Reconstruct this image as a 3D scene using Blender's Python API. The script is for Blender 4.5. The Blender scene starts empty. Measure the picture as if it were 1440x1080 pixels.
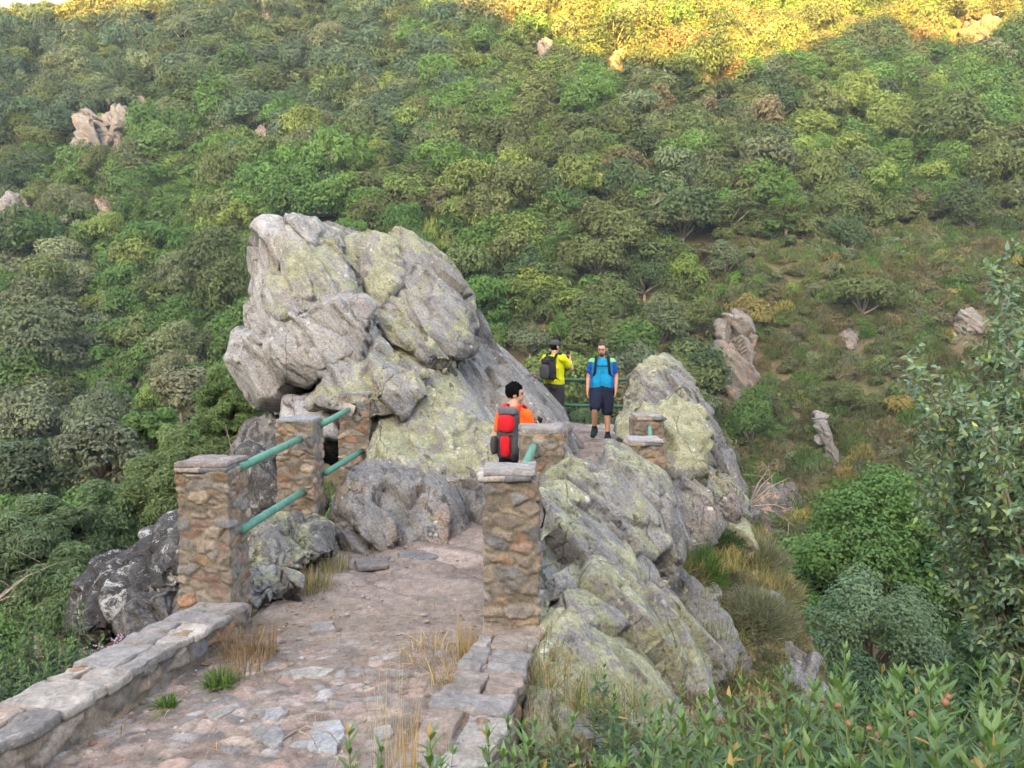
import bpy, bmesh, math, random
import numpy as np
from mathutils import Vector, Matrix, Euler

SC = bpy.context.scene
COL = SC.collection
R = math.radians
random.seed(7)

# ------------------------------------------------------------------ camera
F = 1047.0                      # focal length in pixels of a 1440-wide frame
PITCH = R(3.5)
EYE = 1.6
cam_d = bpy.data.cameras.new("camera")
cam = bpy.data.objects.new("camera", cam_d)
COL.objects.link(cam)
cam.location = (0, 0, EYE)
cam.rotation_euler = (R(90) - PITCH, 0, 0)
cam_d.sensor_fit = 'HORIZONTAL'
cam_d.angle = 2 * math.atan(720 / F)
cam_d.clip_start = 0.05
cam_d.clip_end = 3000
SC.camera = cam

# ------------------------------------------------------------------ light
SUN_EL = R(11)
SUN_H = Vector((-0.30, -0.954, 0)).normalized()      # horizontal direction towards the sun (behind the viewer)
SUN = Vector((SUN_H.x * math.cos(SUN_EL), SUN_H.y * math.cos(SUN_EL), math.sin(SUN_EL)))
world = bpy.data.worlds.new("World")
SC.world = world
world.use_nodes = True
wn = world.node_tree
bg = wn.nodes['Background']
sky = wn.nodes.new('ShaderNodeTexSky')
sky.sky_type = 'NISHITA'
sky.sun_disc = False
sky.sun_elevation = SUN_EL
sky.sun_rotation = math.atan2(SUN_H.x, SUN_H.y)
sky.air_density = 1.0
sky.dust_density = 5.0
sky.ozone_density = 0.4
wn.links.new(sky.outputs[0], bg.inputs[0])
bg.inputs[1].default_value = 0.095
sun_d = bpy.data.lights.new("sun", 'SUN')
sun_d.energy = 5.0
sun_d.angle = R(0.6)
sun_d.color = (1.0, 0.47, 0.035)
sun_o = bpy.data.objects.new("sun", sun_d)
COL.objects.link(sun_o)
sun_o.rotation_euler = SUN.to_track_quat('Z', 'Y').to_euler()
SC.view_settings.view_transform = 'Standard'
SC.view_settings.look = 'None'
SC.view_settings.gamma = 1
SC.view_settings.exposure = 4.15
SC.cycles.max_bounces = 6
SC.cycles.diffuse_bounces = 3
SC.cycles.glossy_bounces = 2
SC.cycles.transmission_bounces = 3
SC.cycles.transparent_max_bounces = 4
SC.cycles.use_denoising = True
SC.cycles.volume_bounces = 0

# ------------------------------------------------------------------ helpers
def at(px, py, D):
    """photo pixel (1440x1080) at world depth D -> world point"""
    u = (px - 720) / F
    v = (540 - py) / F
    y = math.cos(PITCH) + v * math.sin(PITCH)
    z = -math.sin(PITCH) + v * math.cos(PITCH)
    k = D / y
    return Vector((u * k, D, EYE + z * k))

def to_px(x, y, z):
    c, s = math.cos(PITCH), math.sin(PITCH)
    z = z - EYE
    d = y * c - z * s
    v = y * s + z * c
    d = np.maximum(d, 1e-3)
    return 720 + F * x / d, 540 - F * v / d, d

def hsh(i, j, k, s):
    h = (i.astype(np.int64) * 374761393 + j.astype(np.int64) * 668265263 + k.astype(np.int64) * 362437 + s * 1274126177) & 0xffffffff
    h = ((h ^ (h >> 13)) * 1274126177) & 0xffffffff
    h = ((h ^ (h >> 15)) * 2246822519) & 0xffffffff
    h = h ^ (h >> 16)
    return h / 4294967296.0

def noise3(p, seed=0):
    i = np.floor(p)
    f = p - i
    i = i.astype(np.int64)
    u = f * f * f * (f * (f * 6 - 15) + 10)
    r = 0
    for a in (0, 1):
        wx = u[:, 0] if a else 1 - u[:, 0]
        for b in (0, 1):
            wy = u[:, 1] if b else 1 - u[:, 1]
            for c in (0, 1):
                wz = u[:, 2] if c else 1 - u[:, 2]
                r = r + wx * wy * wz * hsh(i[:, 0] + a, i[:, 1] + b, i[:, 2] + c, seed)
    return r * 2 - 1

def fbm(p, octv=4, seed=0, gain=0.5):
    a, r, t = 1.0, 0, 0
    for o in range(octv):
        r = r + a * noise3(p * (2.03 ** o) + 17.3 * o, seed + o)
        t += a
        a *= gain
    return r / t

def voro(p, seed=0, flat=False):
    """F1, F2, random triple of the nearest cell, offset from its centre"""
    i = np.floor(p).astype(np.int64)
    n = len(p)
    f1 = np.full(n, 9.0)
    f2 = np.full(n, 9.0)
    off = np.zeros((n, 3))
    cell = np.zeros((n, 3), np.int64)
    for a in (-1, 0, 1):
        for b in (-1, 0, 1):
            for c in ((0,) if flat else (-1, 0, 1)):
                ci = i[:, 0] + a
                cj = i[:, 1] + b
                ck = i[:, 2] + c
                q = np.stack([ci + hsh(ci, cj, ck, seed), cj + hsh(ci, cj, ck, seed + 1),
                              ck + (0.5 if flat else hsh(ci, cj, ck, seed + 2))], 1)
                o = p - q
                if flat:
                    o[:, 2] = 0
                d = np.sqrt((o * o).sum(1))
                m = d < f1
                f2 = np.where(m, f1, np.minimum(f2, d))
                f1 = np.where(m, d, f1)
                off[m] = o[m]
                cell[m] = np.stack([ci, cj, ck], 1)[m]
    rnd = np.stack([hsh(cell[:, 0], cell[:, 1], cell[:, 2], seed + k) for k in (11, 12, 13)], 1)
    return f1, f2, rnd, off

def sstep(a, b, x):
    t = np.clip((x - a) / (b - a), 0, 1)
    return t * t * (3 - 2 * t)

# ---- objects
def mesh_arrays(name, V, faces, smooth=True, attrs=None, mats=None, mat_index=None):
    """faces: one (n,k) array or a list of such arrays"""
    me = bpy.data.meshes.new(name)
    V = np.asarray(V, np.float32)
    if not isinstance(faces, (list, tuple)):
        faces = [faces]
    faces = [np.asarray(f, np.int32) for f in faces if len(f)]
    loops = np.concatenate([f.ravel() for f in faces])
    starts = []
    s = 0
    for f in faces:
        starts.append(s + np.arange(len(f)) * f.shape[1])
        s += f.size
    starts = np.concatenate(starts).astype(np.int32)
    me.vertices.add(len(V))
    me.vertices.foreach_set('co', V.ravel())
    me.loops.add(len(loops))
    me.loops.foreach_set('vertex_index', loops)
    me.polygons.add(len(starts))
    me.polygons.foreach_set('loop_start', starts)
    me.polygons.foreach_set('use_smooth', np.full(len(starts), smooth, bool))
    if mat_index is not None:
        me.polygons.foreach_set('material_index', np.asarray(mat_index, np.int32))
    me.update(calc_edges=True)
    for m in (mats or []):
        me.materials.append(m)
    for k, a in (attrs or {}).items():
        a = np.asarray(a, np.float32)
        if a.ndim == 1:
            at_ = me.attributes.new(k, 'FLOAT', 'POINT')
            at_.data.foreach_set('value', a)
        else:
            if a.shape[1] == 3:
                a = np.concatenate([a, np.ones((len(a), 1), np.float32)], 1)
            at_ = me.attributes.new(k, 'FLOAT_COLOR', 'POINT')
            at_.data.foreach_set('color', a.ravel())
    return me

def tag(o, label=None, cat=None, group=None, kind=None):
    if label: o['label'] = label
    if cat: o['category'] = cat
    if group: o['group'] = group
    if kind: o['kind'] = kind
    elif cat: o['kind'] = 'thing'
    return o

def thing(name, label, cat, loc=(0, 0, 0), rotz=0, group=None):
    o = bpy.data.objects.new(name, None)
    COL.objects.link(o)
    o.empty_display_size = 0.1
    o.location = loc
    o.rotation_euler = (0, 0, rotz)
    return tag(o, label, cat, group)

def obj(name, V, faces, mat, parent=None, origin=None, smooth=True, attrs=None, color=None):
    """V in world coordinates; stored relative to the parent's (unrotated) location or to origin"""
    V = np.asarray(V, float)
    org = np.array(origin if origin is not None else (parent.location if parent else (0, 0, 0)), float)
    me = mesh_arrays(name, V - org, faces, smooth, attrs, mat if isinstance(mat, list) else [mat])
    o = bpy.data.objects.new(name, me)
    COL.objects.link(o)
    if parent:
        o.parent = parent
    else:
        o.location = org
    if color:
        o.color = color
    return o

def link(name, me, parent=None, loc=None, color=None):
    o = bpy.data.objects.new(name, me)
    COL.objects.link(o)
    if parent: o.parent = parent
    if loc is not None: o.location = loc
    if color: o.color = color
    return o

def get_arrays(me):
    V = np.zeros(len(me.vertices) * 3, np.float32)
    me.vertices.foreach_get('co', V)
    N = np.zeros(len(me.vertices) * 3, np.float32)
    me.vertices.foreach_get('normal', N)
    q = [tuple(p.vertices) for p in me.polygons]
    return V.reshape(-1, 3).astype(float), N.reshape(-1, 3).astype(float), q

def quads_of(me):
    n = len(me.polygons)
    tot = np.zeros(n, np.int32); me.polygons.foreach_get('loop_total', tot)
    st = np.zeros(n, np.int32); me.polygons.foreach_get('loop_start', st)
    lv = np.zeros(len(me.loops), np.int32); me.loops.foreach_get('vertex_index', lv)
    out = []
    for k in (3, 4):
        s = st[tot == k]
        if len(s):
            out.append(lv[s[:, None] + np.arange(k)[None]])
    return out

def remesh(me, voxel, smooth=4, fac=0.5):
    """voxel-remesh and smooth a raw mesh datablock; returns V, N, faces"""
    o = bpy.data.objects.new("tmp_remesh", me)
    COL.objects.link(o)
    m = o.modifiers.new('r', 'REMESH')
    m.mode = 'VOXEL'
    m.voxel_size = voxel
    if smooth:
        s = o.modifiers.new('s', 'SMOOTH')
        s.iterations = smooth
        s.factor = fac
    dg = bpy.context.evaluated_depsgraph_get()
    ev = o.evaluated_get(dg)
    m2 = ev.to_mesh()
    V = np.zeros(len(m2.vertices) * 3, np.float32); m2.vertices.foreach_get('co', V)
    N = np.zeros(len(m2.vertices) * 3, np.float32); m2.vertices.foreach_get('normal', N)
    Q = quads_of(m2)
    ev.to_mesh_clear()
    bpy.data.objects.remove(o)
    bpy.data.meshes.remove(me)
    return V.reshape(-1, 3).astype(float), N.reshape(-1, 3).astype(float), Q

def tube_arrays(pts, radii, n=8, caps=True):
    pts = [Vector(p) for p in pts]
    m = len(pts)
    if not hasattr(radii, '__len__'): radii = [radii] * m
    V = []
    up = None
    for i, p in enumerate(pts):
        t = (pts[min(i + 1, m - 1)] - pts[max(i - 1, 0)])
        t = t.normalized() if t.length > 1e-9 else Vector((0, 0, 1))
        if up is None:
            up = t.orthogonal().normalized()
        up = (up - t * up.dot(t))
        up = up.normalized() if up.length > 1e-6 else t.orthogonal().normalized()
        b = t.cross(up)
        for k in range(n):
            a = 2 * math.pi * k / n
            V.append(p + (up * math.cos(a) + b * math.sin(a)) * radii[i])
    q = []
    for i in range(m - 1):
        for k in range(n):
            k2 = (k + 1) % n
            q.append((i * n + k, i * n + k2, (i + 1) * n + k2, (i + 1) * n + k))
    tri = []
    if caps:
        c0 = len(V); V.append(pts[0]); V.append(pts[-1])
        for k in range(n):
            k2 = (k + 1) % n
            tri.append((c0, k2, k))
            tri.append((c0 + 1, (m - 1) * n + k, (m - 1) * n + k2))
    return np.array([tuple(v) for v in V]), np.array(q), np.array(tri).reshape(-1, 3)

class Geo:
    """collects quads and tris into one mesh"""
    def __init__(s): s.V = []; s.Q = []; s.T = []; s.n = 0; s.C = []
    def add(s, V, Q=None, T=None, col=None):
        V = np.asarray(V, float)
        s.V.append(V)
        if Q is not None and len(Q): s.Q.append(np.asarray(Q) + s.n)
        if T is not None and len(T): s.T.append(np.asarray(T) + s.n)
        if col is not None: s.C.append(np.tile(np.asarray(col, float), (len(V), 1)) if np.ndim(col) == 1 else np.asarray(col, float))
        s.n += len(V)
        return s
    def tube(s, pts, r, n=8, caps=True, col=None):
        return s.add(*tube_arrays(pts, r, n, caps), col=col)
    def arrays(s):
        f = []
        if s.Q: f.append(np.concatenate(s.Q))
        if s.T: f.append(np.concatenate(s.T))
        return np.concatenate(s.V), f
    def obj(s, name, mat, parent=None, origin=None, smooth=True, color=None):
        V, f = s.arrays()
        at_ = {'col': np.concatenate(s.C)} if s.C else None
        return obj(name, V, f, mat, parent, origin, smooth, at_, color)

# ---- node helpers
class NT:
    def __init__(s, name):
        s.mat = bpy.data.materials.new(name)
        s.mat.use_nodes = True
        s.t = s.mat.node_tree
        s.b = s.t.nodes['Principled BSDF']
        s.out = s.t.nodes['Material Output']
    def n(s, typ, props=None, **ins):
        nd = s.t.nodes.new(typ)
        for k, v in (props or {}).items(): setattr(nd, k, v)
        for k, v in ins.items():
            s.set(nd.inputs[int(k[1:])] if k[0] == 'i' and k[1:].isdigit() else nd.inputs[k.replace('_', ' ')], v)
        return nd
    def set(s, sock, v):
        if isinstance(v, bpy.types.NodeSocket): s.t.links.new(v, sock)
        elif isinstance(v, tuple) and sock.type == 'RGBA' and len(v) == 3: sock.default_value = (*v, 1)
        else: sock.default_value = v
    def noise(s, vec, scale, detail=5, rough=0.6, dist=0.0):
        return s.n('ShaderNodeTexNoise', None, Vector=vec, Scale=scale, Detail=detail, Roughness=rough, Distortion=dist).outputs[0]
    def ramp(s, fac, stops, interp='LINEAR'):
        nd = s.n('ShaderNodeValToRGB', None, Fac=fac)
        e = nd.color_ramp.elements
        nd.color_ramp.interpolation = interp
        while len(e) < len(stops): e.new(0.5)
        for el, (p, c) in zip(e, stops):
            el.position = p
            el.color = (*c, 1) if isinstance(c, tuple) else (c, c, c, 1)
        return nd.outputs[0]
    def mix(s, fac, a, b, blend='MIX'):
        nd = s.n('ShaderNodeMix', {'data_type': 'RGBA', 'blend_type': blend})
        s.set(nd.inputs[0], fac); s.set(nd.inputs[6], a); s.set(nd.inputs[7], b)
        return nd.outputs[2]
    def math(s, op, a, b=0.0, c=None):
        nd = s.n('ShaderNodeMath', {'operation': op})
        s.set(nd.inputs[0], a); s.set(nd.inputs[1], b)
        if c is not None: s.set(nd.inputs[2], c)
        return nd.outputs[0]
    def mapr(s, v, a, b, c=0.0, d=1.0):
        nd = s.n('ShaderNodeMapRange', {'clamp': True})
        for k, x in enumerate((v, a, b, c, d)): s.set(nd.inputs[k], x)
        return nd.outputs[0]
    def mapping(s, vec, scale=(1, 1, 1), rot=(0, 0, 0), loc=(0, 0, 0)):
        return s.n('ShaderNodeMapping', None, Vector=vec, Scale=scale, Rotation=rot, Location=loc).outputs[0]
    def bump(s, h, strength=0.5, dist=0.02, prev=None):
        nd = s.n('ShaderNodeBump', None, Height=h, Strength=strength, Distance=dist)
        if prev is not None: s.set(nd.inputs['Normal'], prev)
        return nd.outputs[0]
    def objco(s): return s.n('ShaderNodeTexCoord').outputs['Object']

def plain(name, col, rough=0.6, var=0.12, scale=30, bump=0.0, metallic=0.0):
    m = NT(name)
    co = m.objco()
    nz = m.noise(co, scale, 5, 0.6)
    c = m.mix(m.mapr(nz, 0.3, 0.7), tuple(x * (1 - var) for x in col), tuple(min(1, x * (1 + var)) for x in col))
    m.set(m.b.inputs['Base Color'], c)
    m.b.inputs['Roughness'].default_value = rough
    m.b.inputs['Metallic'].default_value = metallic
    if bump: m.set(m.b.inputs['Normal'], m.bump(nz, bump, 0.01))
    return m.mat

# ------------------------------------------------------------------ materials
def rock_material():
    """object colour: R lichen cover, G brightness, B rust/pink, A black lichen"""
    m = NT("lichened_rock")
    co = m.objco()
    oi = m.n('ShaderNodeObjectInfo')
    sep = m.n('ShaderNodeSeparateColor', None, Color=oi.outputs['Color'])
    lich, bri, rust = sep.outputs
    black = oi.outputs['Alpha']
    fol = m.mapping(m.mapping(co, (1, 1, 1), (0, R(38), R(20))), (5.0, 2.2, 0.8))
    big = m.noise(co, 1.1, 6, 0.62)
    med = m.noise(co, 5, 8, 0.7, 0.4)
    fn = m.noise(fol, 2.6, 9, 0.72, 0.6)
    fine = m.noise(co, 38, 6, 0.7)
    base = m.ramp(m.math('ADD', m.math('MULTIPLY', big, 0.4), m.math('MULTIPLY', fn, 0.6)),
                  [(0.30, (0.10, 0.098, 0.10)), (0.44, (0.23, 0.225, 0.225)), (0.54, (0.33, 0.325, 0.325)), (0.68, (0.47, 0.46, 0.45))])
    base = m.mix(1.0, base, m.n('ShaderNodeCombineColor', None, i0=bri, i1=bri, i2=bri).outputs[0], 'MULTIPLY')
    # pinkish / rusty patches
    rn = m.noise(co, 1.7, 7, 0.65, 0.3)
    rm = m.math('MULTIPLY', m.mapr(rn, 0.52, 0.64), rust)
    base = m.mix(rm, base, m.ramp(fine, [(0.3, (0.22, 0.13, 0.08)), (0.6, (0.38, 0.26, 0.19))]))
    # yellow-green crust lichen, islands with ragged edges
    ln = m.math('ADD', m.math('MULTIPLY', m.noise(co, 1.5, 5, 0.6, 0.5), 0.38), m.math('ADD', m.math('MULTIPLY', m.noise(co, 8, 9, 0.8), 0.34), m.math('MULTIPLY', fn, 0.28)))
    up = m.n('ShaderNodeSeparateXYZ', None, Vector=m.n('ShaderNodeNewGeometry').outputs['Normal']).outputs[2]
    lm = m.mapr(m.math('ADD', m.math('ADD', ln, m.math('MULTIPLY', m.math('SUBTRACT', lich, 0.66), 0.40)), m.math('MULTIPLY', up, 0.05)), 0.492, 0.525)
    lcol = m.ramp(med, [(0.3, (0.165, 0.175, 0.095)), (0.5, (0.33, 0.34, 0.21)), (0.7, (0.51, 0.515, 0.36))])
    base = m.mix(m.math('MULTIPLY', lm, 0.85), base, lcol)
    # black crust and pale rosettes
    bn = m.math('ADD', m.math('MULTIPLY', m.noise(co, 4.2, 8, 0.75, 0.5), 0.6), m.math('MULTIPLY', fn, 0.4))
    bm = m.mapr(m.math('ADD', bn, m.math('MULTIPLY', m.math('SUBTRACT', black, 0.5), 0.36)), 0.56, 0.61)
    base = m.mix(m.math('MULTIPLY', bm, 0.8), base, (0.045, 0.043, 0.045))
    vo = m.n('ShaderNodeTexVoronoi', None, Vector=m.mix(0.06, co, m.n('ShaderNodeTexNoise', None, Vector=co, Scale=14.0).outputs[1]), Scale=9.0)
    wm = m.math('MULTIPLY', m.mapr(m.math('ADD', vo.outputs['Distance'], m.math('MULTIPLY', fine, 0.3)), 0.40, 0.34), m.mapr(m.noise(co, 1.9, 4), 0.52, 0.60))
    base = m.mix(m.math('MULTIPLY', wm, 0.8), base, (0.62, 0.61, 0.57))
    w2 = m.mapr(m.math('ADD', m.noise(co, 3.4, 10, 0.82, 0.8), m.math('MULTIPLY', m.math('SUBTRACT', black, 0.5), 0.14)), 0.60, 0.63)
    base = m.mix(m.math('MULTIPLY', w2, m.mapr(black, 0.55, 0.85, 0.0, 0.8)), base, (0.55, 0.55, 0.53))
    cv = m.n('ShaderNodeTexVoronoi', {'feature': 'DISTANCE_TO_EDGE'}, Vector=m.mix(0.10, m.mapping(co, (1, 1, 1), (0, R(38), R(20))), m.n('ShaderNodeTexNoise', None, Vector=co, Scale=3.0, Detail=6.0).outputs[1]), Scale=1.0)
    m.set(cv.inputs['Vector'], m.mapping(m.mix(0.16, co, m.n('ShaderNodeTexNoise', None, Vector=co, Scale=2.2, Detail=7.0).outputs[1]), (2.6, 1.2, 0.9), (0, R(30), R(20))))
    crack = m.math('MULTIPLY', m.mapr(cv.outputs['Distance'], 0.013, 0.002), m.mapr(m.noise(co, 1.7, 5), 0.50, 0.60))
    base = m.mix(m.math('MULTIPLY', crack, 0.6), base, (0.05, 0.047, 0.045))  # dark crack lines: crevice shade and dirt drawn into the rock colour
    sp = m.noise(co, 24, 8, 0.8, 0.3)
    base = m.mix(m.math('MULTIPLY', m.mapr(sp, 0.57, 0.62), 0.75), base, (0.055, 0.052, 0.05))
    base = m.mix(m.math('MULTIPLY', m.mapr(sp, 0.40, 0.36), 0.5), base, (0.60, 0.60, 0.54))
    base = m.mix(0.5, base, m.ramp(fine, [(0.3, 0.10), (0.7, 0.85)]), 'OVERLAY')
    m.set(m.b.inputs['Base Color'], base)
    m.b.inputs['Roughness'].default_value = 0.92
    m.b.inputs['Specular IOR Level'].default_value = 0.15
    b0 = m.bump(m.math('SUBTRACT', 1.0, crack), 0.7, 0.03)
    b1 = m.bump(fn, 0.75, 0.09, b0)
    b2 = m.bump(med, 0.6, 0.05, b1)
    m.set(m.b.inputs['Normal'], m.bump(fine, 0.5, 0.012, b2))
    return m.mat

def stone_attr_material(name, rough=0.9, fine_scale=45, bump=0.5, speck=0.5):
    """stones whose own colour is stored per stone in the attribute col"""
    m = NT(name)
    co = m.objco()
    c = m.n('ShaderNodeAttribute', {'attribute_name': 'col'}).outputs['Color']
    fine = m.noise(co, fine_scale, 7, 0.72)
    med = m.noise(co, 11, 7, 0.7, 0.4)
    c = m.mix(0.55, c, m.ramp(med, [(0.28, 0.10), (0.72, 0.80)]), 'OVERLAY')
    c = m.mix(0.45, c, m.ramp(fine, [(0.28, 0.10), (0.72, 0.85)]), 'OVERLAY')
    wn_ = m.noise(co, 6.5, 8, 0.75, 0.3)
    c = m.mix(m.math('MULTIPLY', m.mapr(wn_, 0.62, 0.68), speck), c, (0.50, 0.49, 0.45))
    c = m.mix(m.math('MULTIPLY', m.mapr(wn_, 0.36, 0.31), speck), c, (0.05, 0.048, 0.045))
    m.set(m.b.inputs['Base Color'], c)
    m.b.inputs['Roughness'].default_value = rough
    m.b.inputs['Specular IOR Level'].default_value = 0.2
    b1 = m.bump(med, bump, 0.03)
    m.set(m.b.inputs['Normal'], m.bump(fine, bump, 0.008, b1))
    return m.mat

def leaf_material(name, src, trans=0.25, rough=0.6, spec=0.3, use_tone=True):
    """src: 'object' = object colour, 'instance' = instance attribute tint, or a colour"""
    m = NT(name)
    if src == 'object':
        c = m.n('ShaderNodeObjectInfo').outputs['Color']
    elif src == 'instance':
        c = m.n('ShaderNodeAttribute', {'attribute_name': 'tint', 'attribute_type': 'INSTANCER'}).outputs['Color']
    elif src == 'col':
        c = m.n('ShaderNodeAttribute', {'attribute_name': 'col'}).outputs['Color']
    else:
        c = m.mix(0, src, src)
    if use_tone:
        c = m.mix(1.0, c, m.n('ShaderNodeAttribute', {'attribute_name': 'tone'}).outputs['Color'], 'MULTIPLY')
    m.set(m.b.inputs['Base Color'], c)
    m.b.inputs['Roughness'].default_value = rough
    m.b.inputs['Specular IOR Level'].default_value = spec
    tr = m.n('ShaderNodeBsdfTranslucent', None, Color=m.mix(1.0, c, (1.15, 1.25, 0.6), 'MULTIPLY'))
    ms = m.n('ShaderNodeMixShader', None, i0=trans, i1=m.b.outputs[0], i2=tr.outputs[0])
    m.t.links.new(ms.outputs[0], m.out.inputs[0])
    return m.mat

M = {}
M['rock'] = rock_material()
M['masonry'] = stone_attr_material("rubble_masonry", 0.92, 60, 0.6, 0.35)
M['slab'] = stone_attr_material("slate_slab", 0.8, 45, 0.5, 0.6)
M['path'] = stone_attr_material("path_stones", 0.9, 55, 0.55, 0.25)
M['leaf'] = leaf_material("leaves", 'object')
M['leaf_inst'] = leaf_material("scrub_leaves", 'instance')
M['leaf_col'] = leaf_material("plant_leaves", 'col', 0.22, 0.42, 0.45, False)
M['grass'] = leaf_material("grass_blades", 'col', 0.3, 0.7, 0.2, False)
M['bark'] = plain("bark", (0.17, 0.14, 0.11), 0.9, 0.4, 6, 0.6)
M['pale_bark'] = plain("pale_bark", (0.33, 0.29, 0.25), 0.9, 0.3, 6, 0.5)
M['pipe'] = plain("green_paint", (0.085, 0.25, 0.185), 0.5, 0.35, 9, 0.04)
def pipe_material():
    m = NT("weathered_green_paint")
    co = m.objco()
    n1 = m.noise(co, 7, 6, .65); n2 = m.noise(co, 22, 8, .75, .4)
    c = m.mix(m.mapr(n1, .35, .65), (0.062, 0.20, 0.15), (0.10, 0.27, 0.205))
    c = m.mix(m.mapr(n2, .60, .66, 0, .85), c, (0.16, 0.075, 0.035))
    m.set(m.b.inputs['Base Color'], c)
    m.set(m.b.inputs['Roughness'], m.mapr(n2, .4, .7, .45, .8))
    m.set(m.b.inputs['Normal'], m.bump(n2, .15, .004))
    return m.mat
M['pipe'] = pipe_material()
M['pipe_dark'] = plain("dark_green_paint", (0.02, 0.10, 0.055), 0.45, 0.2, 14, 0.1)
# ------------------------------------------------------------------ terrain
def path_z(y):
    return np.interp(y, [-5, 0, 3, 5, 8.6, 9.4, 10.4, 11.2, 16], [0.0, -0.12, -0.36, -0.5, -0.5, -0.38, -0.26, -0.2, -0.18])

def path_x(y):
    return np.interp(y, [-5, 0, 3, 5, 7, 8.4, 9.5, 11, 12.5, 16], [-2.4, -1.8, -1.25, -1.0, -0.75, -0.1, 0.5, 1.1, 1.3, 1.3])

def path_top(x, y):
    p = np.stack([np.ravel(x), np.ravel(y), np.zeros(np.size(x))], 1).astype(float)
    return path_z(p[:, 1]) + 0.03 * fbm(p * 1.2, 4, 51)

def hill_z(x, y):
    n0 = len(x)
    p = np.stack([x, y, np.zeros(n0)], 1)
    yy = y + 0.05 * x + 9 * noise3(p / 60.0, 3) + 3.5 * noise3(p / 22.0, 5)
    s = yy - 56
    z = -15.5 + 0.88 * s + 0.0011 * s * np.abs(s)
    z = np.where(s < 0, -15.5 + 3.0 * (s / 20.0), z)
    # crest: lower on the left, far higher on the right
    crest = np.interp(x, [-400, -190, -120, -95, -80, -68, -40, 10, 80, 300], [34, 40, 46, 51.5, 56, 65, 90, 112, 130, 140])
    k = 6.0
    z = np.where(z > crest - k, crest - k + k * (1 - np.exp(-(np.maximum(z - crest + k, 0)) / k)), z)
    return z

def near_z(x, y):
    n0 = len(x)
    p = np.stack([x, y, np.zeros(n0)], 1)
    c = path_x(y)
    z0 = path_z(y) - 0.10
    d = x - c
    half = np.interp(y, [-10, 0, 6, 9, 11, 16], [3.0, 2.0, 0.95, 1.0, 0.9, 1.1])
    dl = np.maximum(-d - half, 0)
    dr = np.maximum(d - half, 0)
    lk = np.interp(y, [0, 3, 8.5, 10], [0.9, 2.1, 2.1, 0.9])
    left = 0.30 * np.minimum(dl, lk) + 0.95 * np.maximum(dl - lk, 0)
    k1 = np.interp(y, [0, 4, 9, 14], [0.22, 0.40, 0.50, 0.9])
    bk = np.interp(y, [0, 5, 7, 9, 14], [5.0, 3.0, 2.4, 1.9, 1.0])
    right = k1 * np.minimum(dr, bk) + 2.0 * np.maximum(dr - bk, 0)
    z = z0 - left - right
    z = z - 1.6 * np.maximum(y - 15.2, 0) ** 1.05
    z = z + (0.10 * fbm(p * 0.9, 4, 21)) * sstep(0.0, 0.6, np.maximum(dl, dr)) + 0.8 * noise3(p / 6.0, 8) * sstep(2, 8, np.maximum(dl, dr))
    return z

RIDGE_Y = -230.0
_ridge = None
def back_z(x, y):
    t = np.clip((-y - 14) / (-RIDGE_Y - 14), 0, 2)
    if _ridge is None:
        zr = 150.0
    else:
        zr = np.interp(x, _ridge[0], _ridge[1])
    up = np.where(t <= 1, t ** 1.12, 1 - (t - 1) * 0.8)
    return np.where(y < -14, zr * up, -50)

def terrain_z(x, y):
    x = np.asarray(x, float); y = np.asarray(y, float)
    sh = x.shape
    x = x.ravel(); y = y.ravel()
    n = near_z(x, np.maximum(y, -14))
    h = hill_z(x, y)
    # the spur sinks into the gorge and the far slope rises out of it
    n = np.maximum(n, -17 - 0.02 * np.abs(x))
    z = np.maximum(n, h)
    z = np.where(y < -14, np.maximum(z, back_z(x, y)), z)
    return z.reshape(sh)

def hit(px, py, lift=0.0, t0=20.0, t1=320.0):
    """where the photo ray through a pixel meets the terrain (raised by lift)"""
    a = at(px, py, 1.0)
    d = a - Vector((0, 0, EYE))
    t = np.linspace(t0, t1, 1500)
    z = EYE + d.z * t
    g = terrain_z(d.x * t, d.y * t) + lift
    below = np.nonzero(z < g)[0]
    k = below[0] if len(below) else len(t) - 1
    return Vector((d.x * t[k], d.y * t[k], float(g[k] - lift)))

# the opposite ridge, behind the viewer, keeps the low sun off everything but the crest of the slope
bnd = [(-260, 44), (0, 46), (60, 50), (130, 46), (220, 32), (320, 6), (420, -8), (500, 0), (560, 8), (640, 26), (700, 32), (760, 52), (800, 76),
       (860, 94), (920, 104), (980, 120), (1035, 124), (1075, 98), (1140, 84), (1210, 46), (1260, 46), (1300, 74), (1375, 66), (1440, 30), (1720, 10)]
rx, rz = [], []
for px, py in bnd:
    P = hit(px, py, 1.0, 60, 420)
    P.z += 1.0
    t = (P.y - RIDGE_Y) / -SUN.y
    rx.append(P.x + SUN.x * t); rz.append(P.z + SUN.z * t)
o_ = np.argsort(rx)
_ridge = (np.array(rx)[o_], np.array(rz)[o_])

def axis(lo, hi, fine_lo, fine_hi, step, grow):
    a = list(np.arange(fine_lo, fine_hi + 1e-6, step))
    s = step
    while a[-1] < hi: s = min(s * grow, 7.0); a.append(a[-1] + s)
    s = step
    b = [a[0]]
    while b[-1] > lo: s = min(s * grow, 7.0); b.append(b[-1] - s)
    return np.array(b[:0:-1] + a)

gx = axis(-420, 420, -5, 6, 0.22, 1.06)
gy = axis(-420, 430, -1, 17, 0.22, 1.06)
gy[np.argmin(np.abs(gy - RIDGE_Y))] = RIDGE_Y
GX, GY = np.meshgrid(gx, gy)
GZ = terrain_z(GX, GY)
TV = np.stack([GX.ravel(), GY.ravel(), GZ.ravel()], 1)
ny, nx = GX.shape
I = np.arange(ny * nx).reshape(ny, nx)
TQ = np.stack([I[:-1, :-1].ravel(), I[:-1, 1:].ravel(), I[1:, 1:].ravel(), I[1:, :-1].ravel()], 1)

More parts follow.
